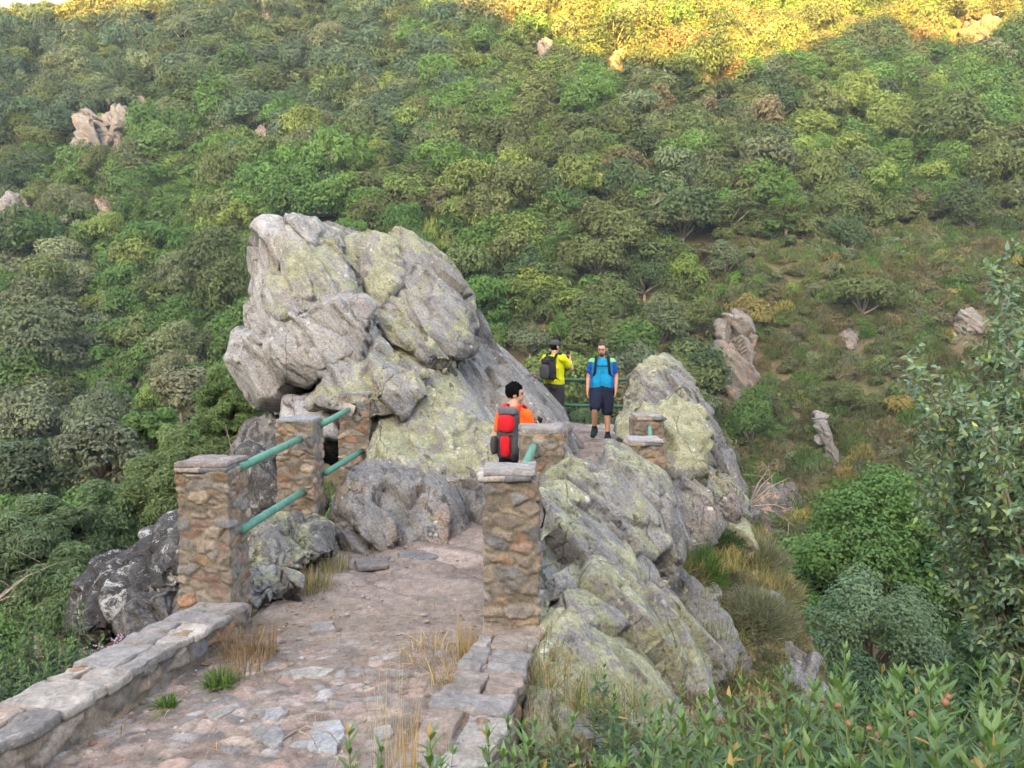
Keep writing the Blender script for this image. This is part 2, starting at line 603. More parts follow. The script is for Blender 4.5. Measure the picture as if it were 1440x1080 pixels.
def ground_material():
    m = NT("hillside_soil")
    co = m.objco()
    a = m.noise(co, 0.08, 6, 0.6)
    b = m.noise(co, 0.9, 8, 0.7, 0.3)
    c = m.noise(co, 14, 6, 0.7)
    base = m.ramp(b, [(0.3, (0.05, 0.045, 0.028)), (0.5, (0.085, 0.073, 0.045)), (0.7, (0.14, 0.11, 0.075))])
    base = m.mix(m.mapr(a, 0.42, 0.6), base, m.ramp(b, [(0.3, (0.035, 0.05, 0.02)), (0.7, (0.09, 0.10, 0.045))]))
    base = m.mix(m.mapr(c, 0.50, 0.62, 0, 0.75), base, (0.23, 0.19, 0.12))
    f = m.noise(co, 60, 6, 0.75)
    base = m.mix(0.5, base, m.ramp(f, [(0.3, 0.12), (0.7, 0.9)]), 'OVERLAY')
    m.set(m.b.inputs['Base Color'], base)
    m.b.inputs['Roughness'].default_value = 0.95
    m.b.inputs['Specular IOR Level'].default_value = 0.1
    m.set(m.b.inputs['Normal'], m.bump(c, 0.6, 0.04, m.bump(b, 0.6, 0.3)))
    return m.mat
M['ground'] = ground_material()
terrain = obj("terrain", TV, TQ, M['ground'])
tag(terrain, kind='structure')
# ------------------------------------------------------------------ rocks
def hull_mesh(points):
    bm = bmesh.new()
    vs = [bm.verts.new(p) for p in points]
    r = bmesh.ops.convex_hull(bm, input=vs)
    dead = list({e for e in r['geom_interior'] + r['geom_unused'] if isinstance(e, bmesh.types.BMVert)})
    bmesh.ops.delete(bm, geom=dead, context='VERTS')
    bmesh.ops.triangulate(bm, faces=bm.faces[:])
    bmesh.ops.recalc_face_normals(bm, faces=bm.faces[:])
    me = bpy.data.meshes.new("hull")
    bm.to_mesh(me)
    bm.free()
    return me

FOL = np.array(Euler((R(15), R(38), R(20))).to_matrix())     # foliation frame of the schist

def facet_cuts(V, seed, n=16, lo=0.86, hi=0.985):
    """shave flat fracture faces off a lump"""
    rs = np.random.RandomState(seed)
    V = V.copy()
    for k in range(n):
        d = rs.normal(size=3) * np.array([1.0, 0.9, 0.8]) + np.array([0, -0.45, 0.35])
        d /= np.linalg.norm(d)
        t = V @ d
        mx, mn = t.max(), t.min()
        h = mn + (mx - mn) * rs.uniform(lo, hi)
        V -= np.maximum(t - h, 0)[:, None] * d * 0.9
    return V

def rockify(V, N, seed, amp=1.0, size=1.0):
    p = V / size + seed * 3.7
    q = (p @ FOL.T) * np.array([2.6, 1.3, 0.6])
    f1, f2, rnd, off = voro(q * 0.75, seed)
    d = 0.13 * ((off * (rnd - 0.5)).sum(1)) * 4.2 + 0.05 * (rnd[:, 0] - 0.5)
    d -= 0.08 * np.exp(-(f2 - f1) / 0.035)
    f1, f2, rnd, off = voro(q * 2.3 + 5, seed + 40)
    d += 0.17 * ((off * (rnd - 0.5)).sum(1)) + 0.026 * (rnd[:, 1] - 0.5)
    d -= 0.014 * np.exp(-(f2 - f1) / 0.07)
    d += 0.045 * fbm(p * 1.1, 4, seed + 7)
    d += 0.028 * fbm(q * 2.2, 4, seed + 9)
    d += 0.010 * (1 - np.abs(noise3(q * 7, seed + 15))) + 0.008 * fbm(p * 14, 2, seed + 16)
    return V + N * (d * amp * size)[:, None]

def block_points(outline, D, gx=0.0, gy=0.0, front=0.6, back=1.2, inner=0.74, grow=1.04):
    cx = sum(p[0] for p in outline) / len(outline)
    cy = sum(p[1] for p in outline) / len(outline)
    dep = lambda x, y: D + gx * (x - cx) / 100 + gy * (cy - y) / 100
    pts = []
    outline = [(cx + (x - cx) * grow, cy + (y - cy) * grow) for x, y in outline]
    for s, f in ((1, 0), (0.92, -0.60 * front), (inner, -front), (0.85, back)):
        for x, y in outline:
            X = cx + (x - cx) * s; Y = cy + (y - cy) * s
            pts.append(tuple(at(X, Y, dep(X, Y) + f)))
    return pts

SEED = [100]
def rock_piece(name, outline, D, parent=None, origin=None, gx=0.0, gy=0.0, front=0.6, back=1.2, inner=0.74, voxel=0.04,
               amp=1.0, size=1.0, smooth=1, cuts=10, grow=1.04, lo=0.90, hi=0.985, col=(0.5, 1.0, 0.4, 0.4)):
    SEED[0] += 7
    V, N, Q = remesh(hull_mesh(block_points(outline, D, gx, gy, front, back, inner, grow)), voxel, smooth)
    V = facet_cuts(V, SEED[0], cuts, lo, hi)
    m2 = mesh_arrays('n', V, Q)
    N = np.zeros(len(V) * 3, np.float32); m2.vertices.foreach_get('normal', N)
    N = N.reshape(-1, 3).astype(float)
    bpy.data.meshes.remove(m2)
    V = rockify(V, N, SEED[0], amp, size)
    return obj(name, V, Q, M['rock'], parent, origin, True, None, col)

# --- the tall tor behind the pillars
tor = thing('rock_tor', 'tall pale lichen-covered rock outcrop rising behind the left pillars', 'rock outcrop', tuple(at(520, 640, 10.8)))
B = lambda outline, D, **k: rock_piece('rock_block', outline, D, tor, **{**k, 'amp': 0.75, 'size': 0.9, 'cuts': 7, 'grow': 1.10, 'inner': 0.84, 'front': k.get('front', .5) * .55, 'lo': .93, 'hi': .99})
B([(372, 345), (440, 325), (520, 345), (600, 365), (645, 430), (650, 480), (690, 500), (730, 560), (720, 640), (560, 660), (420, 620), (385, 540), (380, 440)], 12.0, front=0.25, back=1.6, gy=0.3, gx=0.25, inner=0.9, col=(0.35, 0.7, 0.15, 0.6))
B([(368, 324), (390, 316), (397, 330), (391, 380), (388, 430), (384, 466), (356, 470), (357, 412), (363, 356)], 10.75, front=0.35, back=1.2, gx=-0.3, gy=0.2, col=(0.12, 1.35, 0.23, 0.25), voxel=0.035)
B([(372, 328), (392, 313), (442, 308), (455, 322), (430, 360), (392, 374), (378, 350)], 11.0, front=0.45, back=0.9, gy=0.5, col=(0.2, 1.3, 0.17, 0.3), voxel=0.035)
B([(391, 346), (430, 330), (452, 318), (478, 326), (493, 366), (503, 416), (463, 430), (411, 436), (386, 452), (386, 384)], 10.7, front=0.5, back=1.6, gx=0.3, gy=0.75, col=(0.60, 1.15, 0.20, 0.35), voxel=0.035)
B([(484, 338), (498, 331), (511, 345), (521, 430), (497, 424), (485, 364)], 11.2, front=0.4, back=1.2, gy=0.7, col=(0.64, 1.05, 0.30, 0.35))
B([(508, 342), (529, 327), (556, 341), (575, 395), (567, 424), (522, 440), (510, 390)], 11.3, front=0.5, back=1.4, gy=0.8, col=(0.66, 1.05, 0.23, 0.35))
B([(556, 345), (567, 329), (604, 348), (638, 382), (660, 416), (666, 454), (656, 486), (632, 506), (600, 480), (566, 424)], 11.3, front=0.6, back=1.8, gx=0.6, gy=0.9, col=(0.56, 0.92, 0.12, 0.5))
B([(500, 430), (540, 415), (574, 412), (624, 490), (632, 515), (590, 500), (553, 484), (520, 470)], 10.7, front=0.5, back=1.4, gy=0.7, col=(0.62, 1.0, 0.15, 0.45))
B([(386, 450), (426, 436), (463, 421), (516, 424), (534, 454), (527, 478), (492, 494), (450, 532), (434, 541), (400, 526), (381, 490)], 10.15, front=0.55, back=1.8, gy=0.25, gx=0.2, col=(0.36, 1.22, 0.28, 0.35), voxel=0.035)
B([(462, 476), (497, 462), (529, 455), (555, 486), (556, 512), (519, 518), (478, 522), (449, 530)], 10.1, front=0.4, back=1.4, gy=0.5, col=(0.52, 1.05, 0.15, 0.45))
B([(334, 472), (352, 464), (386, 468), (390, 504), (402, 526), (408, 545), (400, 562), (368, 560), (356, 530), (331, 506)], 10.3, front=0.45, back=1.3, gy=0.2, col=(0.18, 1.3, 0.20, 0.3), voxel=0.035)
B([(443, 568), (447, 530), (470, 513), (510, 504), (555, 507), (592, 522), (598, 556), (560, 580), (500, 584)], 9.75, front=0.5, back=1.6, gy=0.9, col=(0.58, 1.0, 0.25, 0.55), voxel=0.035)
B([(540, 505), (560, 484), (605, 490), (664, 560), (715, 620), (720, 690), (600, 690), (520, 672), (524, 600), (530, 560)], 9.9, front=0.5, back=2.6, gx=0.25, gy=1.1, inner=0.55, col=(0.60, 0.95, 0.20, 0.5), voxel=0.04)
B([(628, 500), (664, 474), (682, 472), (722, 508), (744, 540), (772, 582), (800, 604), (806, 650), (770, 672), (690, 660), (640, 580)], 11.6, front=0.5, back=2.2, gx=0.5, gy=0.9, col=(0.42, 0.80, 0.12, 0.5), voxel=0.04)
B([(690, 560), (728, 548), (766, 582), (788, 606), (792, 660), (700, 680)], 10.9, front=0.3, back=1.4, gy=0.8, col=(0.36, 0.8, 0.12, 0.5))
B([(496, 570), (530, 545), (570, 590), (575, 700), (500, 700)], 10.2, front=0.3, back=1.2, gy=0.5, col=(0.5, 0.85, 0.30, 0.5))
B([(395, 578), (402, 560), (432, 562), (474, 570), (480, 612), (400, 620)], 9.6, front=0.3, back=0.9, gy=0.8, col=(0.2, 1.25, 0.30, 0.35))
B([(320, 690), (330, 630), (350, 600), (400, 590), (440, 640), (440, 740), (330, 740)], 9.9, front=0.2, back=1.2, gy=1.0, col=(0.3, 0.75, 0.20, 0.7))

def boulder(label, outline, D, group=None, **k):
    lo = max(p[1] for p in outline)
    cx = sum(p[0] for p in outline) / len(outline)
    o = rock_piece('boulder', outline, D, None, tuple(at(cx, lo, D)), **k)
    return tag(o, label, 'boulder', group)

boulder('low mossy boulder lying beside the path below the tall outcrop', [(474, 745), (482, 695), (506, 662), (556, 652), (616, 680), (645, 720), (660, 760), (600, 790), (500, 790)], 7.9, gy=0.9, front=0.3, back=1.3, voxel=0.025, size=0.7, col=(0.45, 0.85, 0.7, 0.6))
boulder('dark bedrock hump at the end of the path behind the boy', [(630, 760), (620, 680), (660, 650), (720, 655), (740, 700), (700, 770)], 9.0, gy=0.8, front=0.3, back=1.0, voxel=0.03, size=0.7, col=(0.4, 0.75, 0.4, 0.65))
boulder('large grey boulder with steep slanting grain right of the pillars', [(758, 700), (776, 662), (806, 648), (852, 650), (902, 668), (936, 700), (952, 760), (948, 838), (900, 840), (840, 830), (756, 830)], 6.9, gx=0.9, gy=0.75, front=0.35, back=1.5, voxel=0.022, size=0.75, col=(0.58, 0.95, 0.2, 0.5))
boulder('large green-crusted boulder sloping down to the foreground shrubs', [(762, 800), (790, 782), (832, 788), (902, 818), (962, 880), (1003, 940), (1024, 1012), (1010, 1110), (900, 1180), (756, 1180), (752, 900)], 5.35, gx=0.55, gy=0.62, front=0.3, back=1.3, voxel=0.018, size=0.65, col=(0.66, 1.0, 0.2, 0.45))
rb = thing('rock_outcrop', 'lichen-bright rock mass beside the man in blue', 'rock outcrop', tuple(at(940, 700, 10.6)))
BR = lambda outline, D, **k: rock_piece('rock_block', outline, D, rb, **{'amp': .8, 'cuts': 9, 'grow': 1.08, 'inner': .8, 'lo': .92, 'hi': .99, **k})
BR([(878, 552), (886, 532), (908, 514), (934, 506), (956, 516), (980, 552), (1006, 596), (1016, 640), (990, 690), (940, 690), (884, 690), (876, 640), (876, 590)], 11.0, gx=0.5, gy=0.9, front=0.4, back=1.6, voxel=0.032, size=0.85, col=(0.60, 0.92, 0.25, 0.55))
BR([(886, 592), (898, 572), (930, 562), (985, 576), (1000, 610), (990, 655), (955, 690), (905, 690), (884, 640)], 10.1, gy=0.7, front=0.45, back=1.2, voxel=0.03, size=0.8, col=(0.74, 1.15, 0.3, 0.4))
BR([(978, 552), (1000, 580), (1022, 632), (1045, 690), (1060, 730), (1010, 700), (985, 660)], 11.0, gy=0.6, front=0.35, back=0.9, voxel=0.032, size=0.8, col=(0.45, 0.85, 0.3, 0.6))
BR([(940, 668), (985, 650), (1024, 690), (1044, 740), (1000, 770), (948, 760)], 10.2, gy=0.6, front=0.35, back=1.0, voxel=0.03, size=0.8, col=(0.55, 0.8, 0.5, 0.65))
BR([(1006, 742), (1022, 732), (1050, 730), (1062, 770), (1050, 800), (1010, 800)], 9.9, gy=0.4, front=0.3, back=0.7, voxel=0.03, size=0.8, col=(0.72, 0.9, 0.3, 0.4))
BR([(930, 690), (960, 665), (1000, 690), (1010, 750), (985, 790), (945, 780), (930, 740)], 9.0, gy=0.6, front=0.3, back=1.2, voxel=0.03, size=0.8, col=(0.5, 0.85, 0.4, 0.6))
boulder('pale flat rock above the grey-green bush on the right bank', [(1008, 815), (1035, 800), (1070, 806), (1104, 850), (1116, 890), (1010, 880)], 8.9, gy=2.2, front=0.2, back=0.9, voxel=0.03, size=0.7, col=(0.25, 1.0, 0.6, 0.4))
boulder('broad grey slab below the grey-green bush on the right bank', [(1024, 960), (1060, 925), (1120, 905), (1150, 925), (1160, 1010), (1140, 1080), (1040, 1080)], 7.4, gy=1.5, front=0.25, back=1.0, voxel=0.025, size=0.7, col=(0.3, 0.95, 0.3, 0.45))
boulder('grey rock shelf between the sloping boulder and the yellow grass', [(940, 840), (960, 800), (1000, 830), (1030, 900), (1050, 980), (1020, 1010), (980, 930)], 7.0, gy=1.0, front=0.2, back=1.0, voxel=0.025, size=0.7, col=(0.45, 0.85, 0.4, 0.55))
boulder('big black boulder with white lichen left of the front pillar', [(112, 882), (120, 842), (140, 801), (168, 783), (210, 756), (262, 736), (290, 760), (280, 820), (176, 868), (150, 890)], 6.5, gy=0.8, gx=-0.3, front=0.3, back=1.2, voxel=0.022, size=0.7, col=(0.28, 0.5, 0.1, 0.85))
boulder('small dark rock wedged against the foot of the left pillar', [(160, 884), (186, 846), (232, 815), (275, 812), (285, 880), (230, 910), (180, 905)], 6.0, gy=0.5, front=0.25, back=0.8, voxel=0.02, size=0.6, col=(0.33, 0.62, 0.25, 0.7))
boulder('mossy boulder on the path edge between the left pillars', [(346, 776), (362, 748), (394, 731), (440, 728), (468, 740), (470, 776), (420, 800), (352, 800)], 6.7, gy=0.9, front=0.25, back=0.9, voxel=0.02, size=0.6, col=(0.60, 0.72, 0.4, 0.6))
boulder('small lichen-spotted stone beside the front left pillar', [(346, 806), (362, 790), (392, 788), (424, 812), (420, 840), (376, 850), (350, 840)], 6.0, gy=0.8, front=0.2, back=0.5, voxel=0.018, size=0.5, col=(0.55, 0.95, 0.6, 0.4))
boulder('dark rock face in the gap behind the rails', [(330, 700), (344, 640), (390, 630), (400, 700), (396, 780), (336, 780)], 8.4, gy=0.5, front=0.2, back=0.8, voxel=0.03, size=0.7, col=(0.3, 0.6, 0.5, 0.8))
boulder('rounded rock step under the railing platform', [(762, 640), (772, 592), (800, 598), (806, 650), (790, 690), (760, 690)], 8.8, gy=0.4, front=0.2, back=0.9, voxel=0.028, size=0.7, col=(0.35, 0.8, 0.3, 0.6))
# ------------------------------------------------------------------ path and masonry
def path_sheet():
    ys = np.concatenate([np.arange(1.6, 5.6, 0.018), np.arange(5.6, 9.0, 0.03), np.arange(9.0, 15.6, 0.06)])
    half = np.interp(ys, [0, 5, 7, 9, 11, 12, 15.6], [1.25, 1.02, 1.25, 1.1, 0.8, 0.75, 0.9])
    nx_ = 130
    u = np.linspace(-1, 1, nx_)
    Y = np.repeat(ys[:, None], nx_, 1)
    X = path_x(ys)[:, None] + half[:, None] * u[None]
    x = X.ravel(); y = Y.ravel()
    p = np.stack([x, y, np.zeros(len(x))], 1)
    w = p + 0.05 * np.stack([noise3(p * 5, 1), noise3(p * 5, 2), np.zeros(len(x))], 1)
    f1, f2, rnd, off = voro(w * np.array([8.5, 12.0, 1]), 31, True)
    gap = f2 - f1
    near = sstep(7.4, 5.4, y) * (1 - 0.75 * sstep(4.5, 5.4, y))      # crazy paving near, bare bedrock and trodden earth beyond
    patch = sstep(-0.45, 0.0, fbm(p * 1.3, 3, 44) + 0.25 * near)
    stone = sstep(0.04, 0.22, gap) * near * patch
    z = path_top(x, y) + 0.010 * (stone - 0.6) + 0.022 * stone * ((off * (rnd - .5)).sum(1))
    rockp = sstep(5.2, 6.6, y)
    q = p @ np.array(Euler((0, 0, R(35))).to_matrix()).T * np.array([1.2, 3.2, 1])
    g1, g2, grnd, goff = voro(q * 1.2, 71, True)
    z += rockp * (0.05 * (grnd[:, 0] - 0.5) + 0.10 * (goff * (grnd - .5)).sum(1) + 0.02 * fbm(q * 3, 4, 61))
    z += 0.006 * fbm(p * 22, 2, 63)
    z -= 0.05 * sstep(0.9, 1.0, np.abs(np.tile(u, len(ys))))
    pal = np.array([(0.27, 0.21, 0.185), (0.25, 0.215, 0.20), (0.20, 0.18, 0.17), (0.31, 0.25, 0.21), (0.24, 0.175, 0.15), (0.27, 0.255, 0.25)])
    col = pal[(rnd[:, 0] * len(pal)).astype(int) % len(pal)] * (0.6 + 0.75 * rnd[:, 1:2])
    dirt = np.array([(0.205, 0.165, 0.135)]) * (1 + 0.22 * fbm(p * 2.5, 4, 81))[:, None]
    c = dirt * (1 - stone[:, None]) + col * stone[:, None]
    bed = np.array([(0.265, 0.22, 0.20)]) * (0.75 + 0.5 * grnd[:, 1:2]) * (1 + 0.35 * fbm(q * 2, 4, 91))[:, None]
    c = c * (1 - 0.75 * rockp[:, None]) + bed * 0.75 * rockp[:, None]
    m, n = Y.shape
    I = np.arange(m * n).reshape(m, n)
    Q = np.stack([I[:-1, :-1].ravel(), I[:-1, 1:].ravel(), I[1:, 1:].ravel(), I[1:, :-1].ravel()], 1)
    o = obj('path', np.stack([x, y, z], 1), Q, M['path'], None, None, True, {'col': c})
    tag(o, kind='structure')
path_sheet()

def box_surface(hx, hy, hz, res):
    """closed box surface, grid points no farther apart than res"""
    g = Geo()
    for ax in range(3):
        a, b = [(1, 2), (2, 0), (0, 1)][ax]
        h = (hx, hy, hz)
        na = max(2, int(2 * h[a] / res) + 1); nb = max(2, int(2 * h[b] / res) + 1)
        A, Bb = np.meshgrid(np.linspace(-h[a], h[a], na), np.linspace(-h[b], h[b], nb))
        for s in (-1, 1):
            V = np.zeros((A.size, 3))
            V[:, a] = A.ravel(); V[:, b] = Bb.ravel(); V[:, ax] = s * h[ax]
            I = np.arange(A.size).reshape(nb, na)
            q = np.stack([I[:-1, :-1].ravel(), I[:-1, 1:].ravel(), I[1:, 1:].ravel(), I[1:, :-1].ravel()], 1)
            g.add(V, q if s > 0 else q[:, ::-1])
    V, f = g.arrays()
    k = np.round(V * 20000).astype(np.int64)
    _, idx, inv = np.unique(k, axis=0, return_index=True, return_inverse=True)
    return V[idx], [inv.ravel()[x] for x in f]

def box_normal(V, h, p=10):
    t = V / np.array(h)
    n = np.sign(t) * np.abs(t) ** p / np.array(h)
    n += 1e-9
    return n / np.linalg.norm(n, axis=1)[:, None]

PAL_RUBBLE = np.array([(0.29, 0.19, 0.105), (0.31, 0.165, 0.085), (0.22, 0.185, 0.15), (0.22, 0.20, 0.185), (0.31, 0.245, 0.175), (0.27, 0.22, 0.17),
                       (0.19, 0.19, 0.20), (0.32, 0.20, 0.15), (0.24, 0.215, 0.19), (0.27, 0.22, 0.165), (0.20, 0.165, 0.13)])

def masonry(name, center, half, yaw, parent, seed, scale=(0.15, 0.15, 0.078), res=0.0125, proud=0.013, mortar=(0.20, 0.175, 0.14), ragged=0.016, grey=0.0, gapw=0.15):
    V, f = box_surface(*half, res)
    N = box_normal(V, half)
    c = np.array(center)
    W = V + c
    w = W + 0.02 * np.stack([noise3(W * 9, seed), noise3(W * 9, seed + 1), noise3(W * 9, seed + 2)], 1)
    f1, f2, rnd, off = voro(w / np.array(scale) + seed, seed)
    stone = sstep(0.03, gapw, f2 - f1) * (rnd[:, 2] > 0.07)
    lump = fbm(W * 16, 3, seed + 5)
    d = proud * stone * (0.5 + rnd[:, 1]) - 0.006 + 0.5 * proud * (off * (rnd - .5)).sum(1) * 2 * stone + ragged * fbm(W * 6, 3, seed + 6) + 0.012 * lump + 0.006 * fbm(W * 45, 2, seed + 7)
    P = V + N * d[:, None]
    col = PAL_RUBBLE[(rnd[:, 0] * len(PAL_RUBBLE)).astype(int) % len(PAL_RUBBLE)] * (0.75 + 0.5 * rnd[:, 1:2])
    col = col * (1 - grey) + grey * col.mean(1, keepdims=True) * np.array([1.0, 0.98, 0.97])
    mo = np.array([mortar]) * (1 + 0.3 * fbm(W * 5, 3, seed + 8))[:, None]
    C = mo * (1 - stone[:, None]) + col * stone[:, None]
    ca, sa = math.cos(yaw), math.sin(yaw)
    P = P @ np.array([[ca, sa, 0], [-sa, ca, 0], [0, 0, 1]]) + c
    return obj(name, P, f, M['masonry'], parent, None, True, {'col': C})

PAL_SLAB = np.array([1.07, .99, .92]) * np.array([(0.27, 0.275, 0.285), (0.32, 0.315, 0.31), (0.25, 0.25, 0.26), (0.30, 0.28, 0.265), (0.35, 0.345, 0.335), (0.29, 0.25, 0.23)])
def slab(name, outline, z0, thick, parent, seed, col=None, res=None, tilt=(0, 0), rough=0.012, mat=None):
    """a flat irregular stone: outline polygon (world x, y), rounded ragged rim"""
    o = np.array(outline, float)
    c = o.mean(0)
    # resample the rim with jitter
    pts = []
    n = len(o)
    for i in range(n):
        a, b = o[i], o[(i + 1) % n]
        m = max(2, int(np.linalg.norm(b - a) / 0.022))
        for k in range(m): pts.append(a + (b - a) * k / m)
    pts = np.array(pts)
    r3 = np.concatenate([pts, np.full((len(pts), 1), z0)], 1)
    pts = pts + 0.012 * np.stack([fbm(r3 * 9, 3, seed), fbm(r3 * 9, 3, seed + 3)], 1) * 2
    m = len(pts)
    rings = [(0.0, 0), (1.0, 0), (1.02, 0.25), (1.01, 0.7), (0.975, 0.97)] + [(s, 1.0) for s in (0.93, 0.84, 0.74, 0.62, 0.5, 0.38, 0.25, 0.12)]
    V = []
    for s, t in rings[1:]:
        q = c + (pts - c) * s
        V.append(np.concatenate([q, np.full((m, 1), t)], 1))
    V = np.concatenate(V)
    z = V[:, 2].copy()
    W = np.stack([V[:, 0], V[:, 1], np.full(len(V), z0)], 1)
    f1, f2, rnd, off = voro(W * np.array([6, 6, 6]), seed + 2)
    lay = 0.35 * (rnd[:, 0] - 0.5) * rough * 2 + rough * 0.8 * fbm(W * 8, 3, seed + 4)
    V[:, 2] = z0 + thick * z + np.where(z > 0.9, lay, 0) + (V[:, 0] - c[0]) * tilt[0] + (V[:, 1] - c[1]) * tilt[1]
    side = (z > 0.05) & (z < 0.9)
    V[side, :2] += (0.01 * fbm(V[side] * 20, 2, seed + 9))[:, None] * (V[side, :2] - c) / np.linalg.norm(V[side, :2] - c, axis=1)[:, None]
    Q = []
    for r_ in range(len(rings) - 2):
        a = r_ * m + np.arange(m); b = r_ * m + (np.arange(m) + 1) % m
        Q.append(np.stack([a, b, b + m, a + m], 1))
    top = len(V); V = np.concatenate([V, [[c[0], c[1], V[-m:, 2].mean()]]])
    a = (len(rings) - 2) * m + np.arange(m); b = (len(rings) - 2) * m + (np.arange(m) + 1) % m
    T = [np.stack([a, b, np.full(m, top)], 1)]
    bot = len(V); V = np.concatenate([V, [[c[0], c[1], z0]]])
    T.append(np.stack([(np.arange(m) + 1) % m, np.arange(m), np.full(m, bot)], 1))
    base = np.array(np.array(col) * (0.8 if parent is not None else 1) if col is not None else PAL_SLAB[int(hsh(np.array([seed]), np.array([3]), np.array([5]), 1)[0] * 6) % 6])
    C = base[None] * (1 + 0.25 * fbm(V * 3.5, 3, seed + 12))[:, None]
    return obj(name, V, [np.concatenate(Q), np.concatenate(T)], mat or M['slab'], parent, (c[0], c[1], z0) if parent is None else None, True, {'col': C})

def rect(cx, cy, hx, hy, yaw=0.0, j=0.02):
    ca, sa = math.cos(yaw), math.sin(yaw)
    return [(cx + ca * x - sa * y + random.uniform(-j, j), cy + sa * x + ca * y + random.uniform(-j, j)) for x, y in ((-hx, -hy), (hx * random.uniform(-.3, .3), -hy), (hx, -hy), (hx, hy), (-hx, hy))]

def pillar(label, px, D, ytop, zbase, seed, w=0.39, d=0.40, yaw=0.0, caps=2, group='stone railing pillars', capcol=None, grey=0.32, capthick=0.030):
    T = at(px, ytop, D)
    cy = D + d / 2
    t = thing('stone_pillar', label, 'pillar', (T.x, cy, zbase), 0, group)
    ct = capthick * caps
    h = (T.z - ct - zbase) / 2
    masonry('shaft', (T.x, cy, zbase + h), (w / 2 - 0.008, d / 2 - 0.008, h), yaw, t, seed, grey=grey)
    z = T.z - ct
    for k in range(caps):
        if k == caps - 1:
            slab('cap_stone', rect(T.x, cy, w / 2 - 0.016, d / 2 - 0.016, yaw), z - 0.004, capthick + 0.006, t, seed + 50 + k, capcol)
        else:
            a = random.uniform(-.05, .08)
            slab('cap_stone', rect(T.x + a - w * .25, cy, w * .26, d / 2 + 0.004, yaw), z - 0.004, capthick + 0.003, t, seed + 60 + k)
            slab('cap_stone', rect(T.x + a + w * .25 - .02, cy, w * .235, d / 2 + 0.004, yaw), z - 0.004, capthick + 0.002, t, seed + 70 + k, (0.17, 0.17, 0.18))
        z += capthick
    return t

PZ = lambda y: float(path_z(y))
pillar('stout front left rubble pillar at the end of the long low wall', 283, 5.2, 652, -0.62, 3, w=0.385, caps=2, capcol=(0.30, 0.26, 0.25))
pillar('second left rubble pillar with slate cap between two pairs of rails', 414, 7.5, 590, -0.75, 11, w=0.385, capcol=(0.27, 0.28, 0.30), caps=1)
pillar('rearmost left rubble pillar with orange stones against the tall outcrop', 497, 9.3, 553, -0.8, 17, w=0.40, capcol=(0.26, 0.27, 0.29), caps=1)
pillar('tall front right rubble pillar at the end of the short low wall', 720, 4.75, 664, -0.62, 23, w=0.37, capcol=(0.33, 0.31, 0.30), caps=2)
pillar('right rubble pillar under a thick slab in front of the boy', 762, 6.9, 602, -0.75, 29, w=0.42, d=0.42, capcol=(0.30, 0.28, 0.275), caps=1, capthick=0.06)
pillar('small low pillar with white cap in front of the bright lichen rock', 911, 8.0, 619, -0.5, 37, w=0.385, capcol=(0.40, 0.39, 0.39), caps=2, capthick=0.03)
pillar('small rear pillar built against the bright lichen rock', 913, 9.2, 584, -0.2, 41, w=0.385, capcol=(0.34, 0.32, 0.31), caps=2, capthick=0.03)
pillar('distant pillar where the lookout railing starts beside the rock slope', 745, 14.3, 525, -0.5, 47, w=0.30, d=0.30, capcol=(0.34, 0.25, 0.23), caps=1, capthick=0.05)

# --- low walls
def low_wall(label, P0, P1, width, z0, z1, depth, seed, n, group='low walls along the path'):
    a = np.array(P0); b = np.array(P1)
    L = np.linalg.norm(b - a)
    yaw = math.atan2(b[1] - a[1], b[0] - a[0]) - math.pi / 2
    t = thing('low_wall', label, 'wall', (*((a + b) / 2), min(z0, z1) - depth), 0, group)
    # sloped body: build level, then shear along its length
    c = (a + b) / 2
    o = masonry('wall_body', (c[0], c[1], -depth / 2 - 0.03), (width / 2 - 0.02, L / 2, depth / 2), yaw, t, seed, (0.22, 0.24, 0.13), 0.016, 0.02, (0.21, 0.18, 0.145), 0.03, 0.35)
    dirv = (b - a) / L; nrm = np.array([dirv[1], -dirv[0]])
    me = o.data
    co = np.zeros(len(me.vertices) * 3, np.float32); me.vertices.foreach_get('co', co)
    co = co.reshape(-1, 3); loc = np.array(t.location)
    s = ((co[:, :2] + loc[:2] - a) @ dirv) / L
    co[:, 2] += z0 + (z1 - z0) * s
    me.vertices.foreach_set('co', co.ravel().astype(np.float32)); me.update()
    # coping: rows of irregular slabs
    rs = random.Random(seed)
    s = -0.02
    k = 0
    while s < L:
        ln = rs.uniform(0.18, 0.40)
        e = min(s + ln, L + 0.03)
        if L - e < 0.15: e = L + 0.03
        split = rs.uniform(-0.25, 0.25) if rs.random() < 0.7 else None
        strips = [(-0.5, 0.5)] if split is None else [(-0.5, split), (split, 0.5)]
        for (u0, u1) in strips:
            j = lambda q=0.03: rs.uniform(-q, q)
            g = 0.006
            pts = []
            for (ss, uu) in ((s + g + j(.012), u0 + (.03 if u0 > -.5 else j(.05))), (s + g + j(.012), u1 - (.03 if u1 < .5 else j(.05))), ((s + e) / 2, u1 - (.03 if u1 < .5 else j(.06))),
                             (e - g + j(.012), u1 - (.03 if u1 < .5 else j(.05))), (e - g + j(.012), u0 + (.03 if u0 > -.5 else j(.05))), ((s + e) / 2, u0 + (.03 if u0 > -.5 else j(.06)))):
                q = a + dirv * ss + nrm * (uu * width)
                pts.append((q[0], q[1]))
            zz = z0 + (z1 - z0) * ((s + e) / 2 / L)
            sl = (z1 - z0) / L
            slab('coping_stone', pts, zz - 0.055 + rs.uniform(-.006, .006), 0.055, t, seed * 10 + k, PAL_SLAB[rs.randrange(6)] * rs.uniform(.9, 1.15), tilt=(sl * dirv[0] + rs.uniform(-.02, .02), sl * dirv[1] + rs.uniform(-.02, .02)), rough=0.024)
            k += 1
        s = e
    return t
